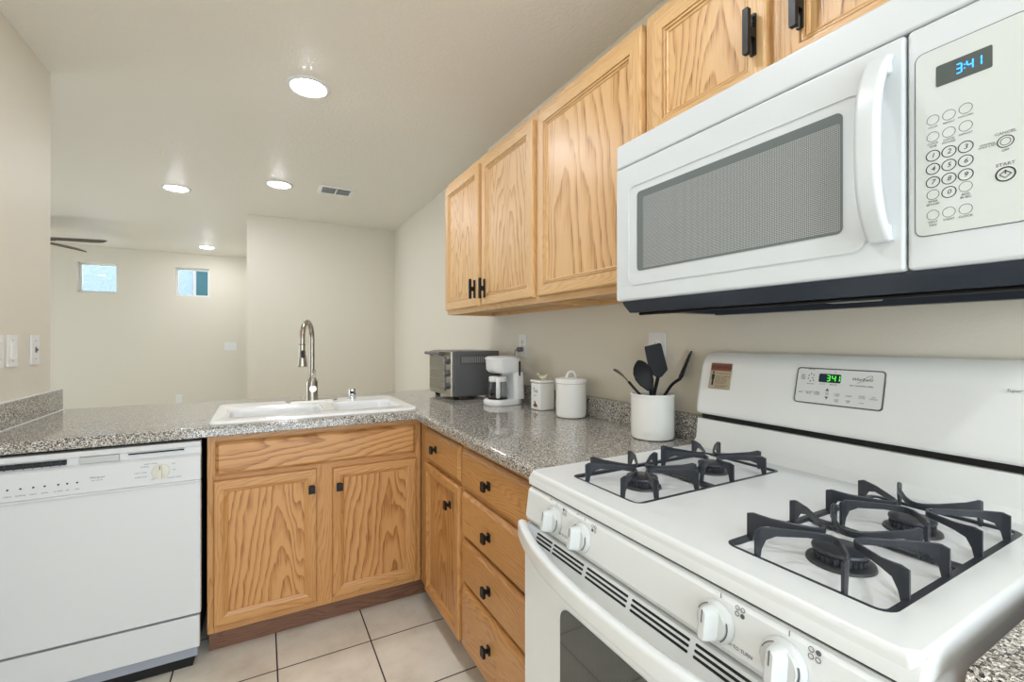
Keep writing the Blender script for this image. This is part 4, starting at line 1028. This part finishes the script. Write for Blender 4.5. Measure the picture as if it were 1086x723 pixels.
bm = B(); lathe(bm, [(.030, .036), (.048, .040), (.052, .06), (.050, .09), (.043, .125), (.042, .130), (.0405, .130), (.0415, .124), (.0485, .09), (.0505, .06), (.046, .042), (.0, .038)], (-.036, 0, 0), 32); cf = O('carafe', bm, 'carafe', cm, local=True)
bm = B(); lathe(bm, [(.0425, .118), (.046, .120), (.046, .140), (.043, .144), (0, .146)], (-.036, 0, 0), 28); O('carafe_lid', bm, 'plastic', cf, local=True)
ha = math.radians(238)
hd = Vector((math.cos(ha), math.sin(ha), 0)); hc = Vector((-.036, 0, 0))
bm = B(); tube(bm, spline([hc + hd * .044 + Vector((0, 0, .134)), hc + hd * .070 + Vector((0, 0, .134)), hc + hd * .078 + Vector((0, 0, .115)), hc + hd * .076 + Vector((0, 0, .075)), hc + hd * .068 + Vector((0, 0, .048)), hc + hd * .05 + Vector((0, 0, .048))], 5), .0085, 10, 1.3); O('carafe_handle', bm, 'plastic', cf, local=True)
bm = B(); slab(bm, (-.094, -.036, .016), Vector((.6, -.8, 0)), (0, 0, 1), .014, .009, .003, 0, .002, 3); O('power_switch', bm, 'black', cm, local=True)

# square tea canister with bird knob
bx, by = -.092, -.234; hs = .041
sc = thing('tea_canister', 'small square white canister with a bird-shaped lid knob', 'canister', (bx, by, CT))
bm = B(); box(bm, (bx - hs, by - hs, CT + .0005), (bx + hs, by + hs, CT + .128), .006, 3); O('body', bm, 'ceramic', sc)
bm = B(); box(bm, (bx - hs - .004, by - hs - .004, CT + .1285), (bx + hs + .004, by + hs + .004, CT + .1405), .005, 3); ld = O('lid', bm, 'ceramic', sc)
bm = B()
body_pts = [(-.020, 0, .022), (-.010, 0, .016), (0, 0, .014), (.012, 0, .016), (.02, 0, .024), (.026, 0, .030)]
bd = Vector((.72, -.69, 0))
tube(bm, [Vector((bx, by, CT + .1405)) + bd * a + Vector((0, 0, c - .002)) for a, _, c in body_pts], [.003, .007, .0095, .0095, .006, .002], 12)
lathe(bm, [(0, -.0065), (.005, -.004), (.0065, 0), (.005, .004), (0, .0065)], Vector((bx, by, CT + .1405)) - bd * .021 + Vector((0, 0, .026)), 12)
tube(bm, [Vector((bx, by, CT + .1405)) - bd * .026 + Vector((0, 0, .026)), Vector((bx, by, CT + .1405)) - bd * .034 + Vector((0, 0, .024))], [.0025, .0006], 8)
tube(bm, [Vector((bx, by, CT + .1405)), Vector((bx, by, CT + .156))], .0035, 8); O('bird_knob', bm, 'chickgreen', ld)
lettering('lettering', [('Tea', (bx - hs - .0003, by, CT + .092), (0, -1, 0), (0, 0, 1), .028, 'CENTER'), ('time', (bx - hs - .0003, by, CT + .070), (0, -1, 0), (0, 0, 1), .011, 'CENTER')], 'inkdark', sc)
bm = B()
tube(bm, [(bx - hs - .0005, by + .016, CT + .020), (bx - hs - .0005, by, CT + .026), (bx - hs - .0005, by - .018, CT + .020)], [.004, .012, .003], 12)
for v in bm.verts: v.co.x = bx - hs - .0002 - (.0012 if v.co.x < bx - hs - .0005 else 0)
tube(bm, [(bx - hs - .0006, by + .004, CT + .036), (bx - hs - .0006, by + .002, CT + .042)], [.004, .003], 8); O('bird_motif', bm, 'motif', sc)

# round canister
cx_, cy_ = -.095, -.466
rc = thing('round_canister', 'tall round white canister with a looped lid handle', 'canister', (cx_, cy_, CT))
bm = B(); lathe(bm, [(0, .0005), (.055, .0005), (.062, .004), (.0655, .014), (.0655, .145), (0, .145)], (cx_, cy_, CT), 40); O('body', bm, 'ceramic', rc)
bm = B(); lathe(bm, [(.0655, .1455), (.069, .147), (.069, .160), (.066, .165), (.045, .169), (0, .170)], (cx_, cy_, CT), 40); ld = O('lid', bm, 'ceramic', rc)
bm = B(); hd_ = Vector((.84, -.54, 0))
tube(bm, [Vector((cx_, cy_, CT + .166)) + hd_ * (.019 * math.cos(a)) + Vector((0, 0, .029 * math.sin(a))) for a in [math.pi * k / 14 for k in range(15)]], .0055, 10); O('lid_handle', bm, 'ceramic', ld)

# utensil crock and utensils
ux, uy = -.102, -.938
cr = thing('utensil_crock', 'white ceramic crock holding black utensils by the range', 'crock', (ux, uy, CT))
bm = B(); lathe(bm, [(0, .0005), (.062, .0005), (.069, .004), (.0715, .014), (.0715, .140), (.0735, .143), (.0735, .149), (.0705, .151), (.0675, .149), (.0665, .140), (.0665, .012), (0, .010)], (ux, uy, CT), 44); co = O('body', bm, 'ceramic', cr)
fd = Vector((-.60, -.80, 0)); rdv = Vector((.80, -.60, 0))
lettering('embossed_lettering', [('UTENSILS', Vector((ux, uy, CT + .024)) + Vector((-.76, -.65, 0)) * .0722, Vector((.65, -.76, 0)), (0, 0, 1), .013, 'CENTER', .2)], 'ceramic', co)
def utensil(label, base, top_, build):
    """base and top_ are world points of the handle; build adds the head"""
    t_ = thing('kitchen_utensil', label, 'utensil', base, 'black utensils in the crock'); build(t_); return t_
VR = Vector((.8765, -.4815, 0)); VF = Vector((.4815, .8765, 0)); UP = Vector((0, 0, 1))
U0 = Vector((ux, uy, CT + .012))
def U(a, f, z): return Vector((ux, uy, CT)) + VR * a + VF * f + UP * z     # a right, f away, z up, as seen from the camera
def head_plate(bm, rows, th):
    """rows: (centre, half-width vector, normal) -> closed thin shell"""
    rings = []
    for c, hw, n_ in rows:
        c, hw, n_ = Vector(c), Vector(hw), Vector(n_).normalized()
        ring = []
        for k in range(12):
            a = 2 * math.pi * k / 12; ring.append(c + hw * math.cos(a) + n_ * (th * math.sin(a)))
        rings.append(ring)
    loft(bm, rings)
def mk_spoon(t_):
    bm = B(); tube(bm, spline([U(.028, .0, .019), U(.004, .0, .10), U(-.006, 0, .165)], 6), .006, 10, 1.3); O('handle', bm, 'blackplastic', t_)
    bm = B(); rows = []
    for s, hwid in ((0, .010), (.10, .016), (.25, .026), (.45, .032), (.65, .031), (.82, .024), (.94, .013), (1, .002)):
        c = U(-.006, 0, .160).lerp(U(-.050, -.004, .262), s) + VF * (.012 * math.sin(math.pi * s)); rows.append((c, (VR * .92 + UP * .39) * hwid, (-VF + UP * .1)))
    head_plate(bm, rows, .003); O('head', bm, 'blackplastic', t_)
def mk_turner(t_):
    bm = B(); tube(bm, spline([U(-.02, .036, .019), U(.012, .034, .13), U(.030, .032, .205)], 6), .0055, 10, 1.3); O('handle', bm, 'blackplastic', t_)
    bm = B(); c0, c1 = U(.032, .03, .205), U(.008, .026, .316); rows = []
    rt = (VR * .97 + UP * .22).normalized()
    pts_ = [(-.008, -.004), (.008, -.004), (.034, .016), (.030, .106), (.027, .112), (-.026, .112), (-.029, .106), (-.030, .022)]
    upv = (c1 - c0).normalized(); nn = rt.cross(upv).normalized()
    loft(bm, [[c0 + rt * a + upv * b + nn * d for a, b in pts_] for d in (-.0016, .0016)]); O('head', bm, 'blackplastic', t_)
def mk_ladle(t_):
    bm = B(); tube(bm, spline([U(.03, -.034, .019), U(-.035, -.020, .13), U(-.062, -.012, .165), U(-.082, -.004, .190)], 6), .0045, 10, 1.4); O('handle', bm, 'blackplastic', t_)
    bm = B(); rows = []
    for s, hwid in ((0, .004), (.15, .014), (.35, .024), (.6, .027), (.85, .018), (1, .003)):
        c = U(-.080, -.004, .186).lerp(U(-.132, 0, .230), s) + UP * (.008 * math.sin(math.pi * s)); rows.append((c, VF * hwid + UP * .30 * hwid, (UP * .8 + VR * .6)))
    head_plate(bm, rows, .0022); O('head', bm, plain('steel_grey_nylon', (74, 70, 62), .25), t_)
def mk_flipper(t_):
    bm = B(); tube(bm, spline([U(-.035, .018, .019), U(.045, .014, .140), U(.068, .006, .178), U(.090, -.004, .198)], 6), .005, 10, 1.3); O('handle', bm, 'blackplastic', t_)
    bm = B(); c0, c1 = U(.090, -.004, .194), U(.132, -.010, .292); upv = (c1 - c0).normalized()
    rt = (VF * .82 + VR * .57).normalized(); nn = rt.cross(upv).normalized()
    pts_ = [(-.012, 0), (.012, 0), (.030, .018), (.030, .104), (.020, .112), (-.020, .108), (-.030, .098), (-.030, .018)]
    loft(bm, [[c0 + rt * a + upv * b + nn * d for a, b in pts_] for d in (-.0016, .0016)]); O('head', bm, 'blackplastic', t_)
utensil('thin dark spoon leaning left out of the crock', U(.03, -.034, .012), None, mk_ladle)
utensil('black nylon cooking spoon with oval head in the crock', U(.028, 0, .012), None, mk_spoon)
utensil('black spatula with flat rectangular head standing tallest in the crock', U(-.02, .036, .012), None, mk_turner)
utensil('black turner seen edge-on leaning right toward the range', U(-.035, .018, .012), None, mk_flipper)
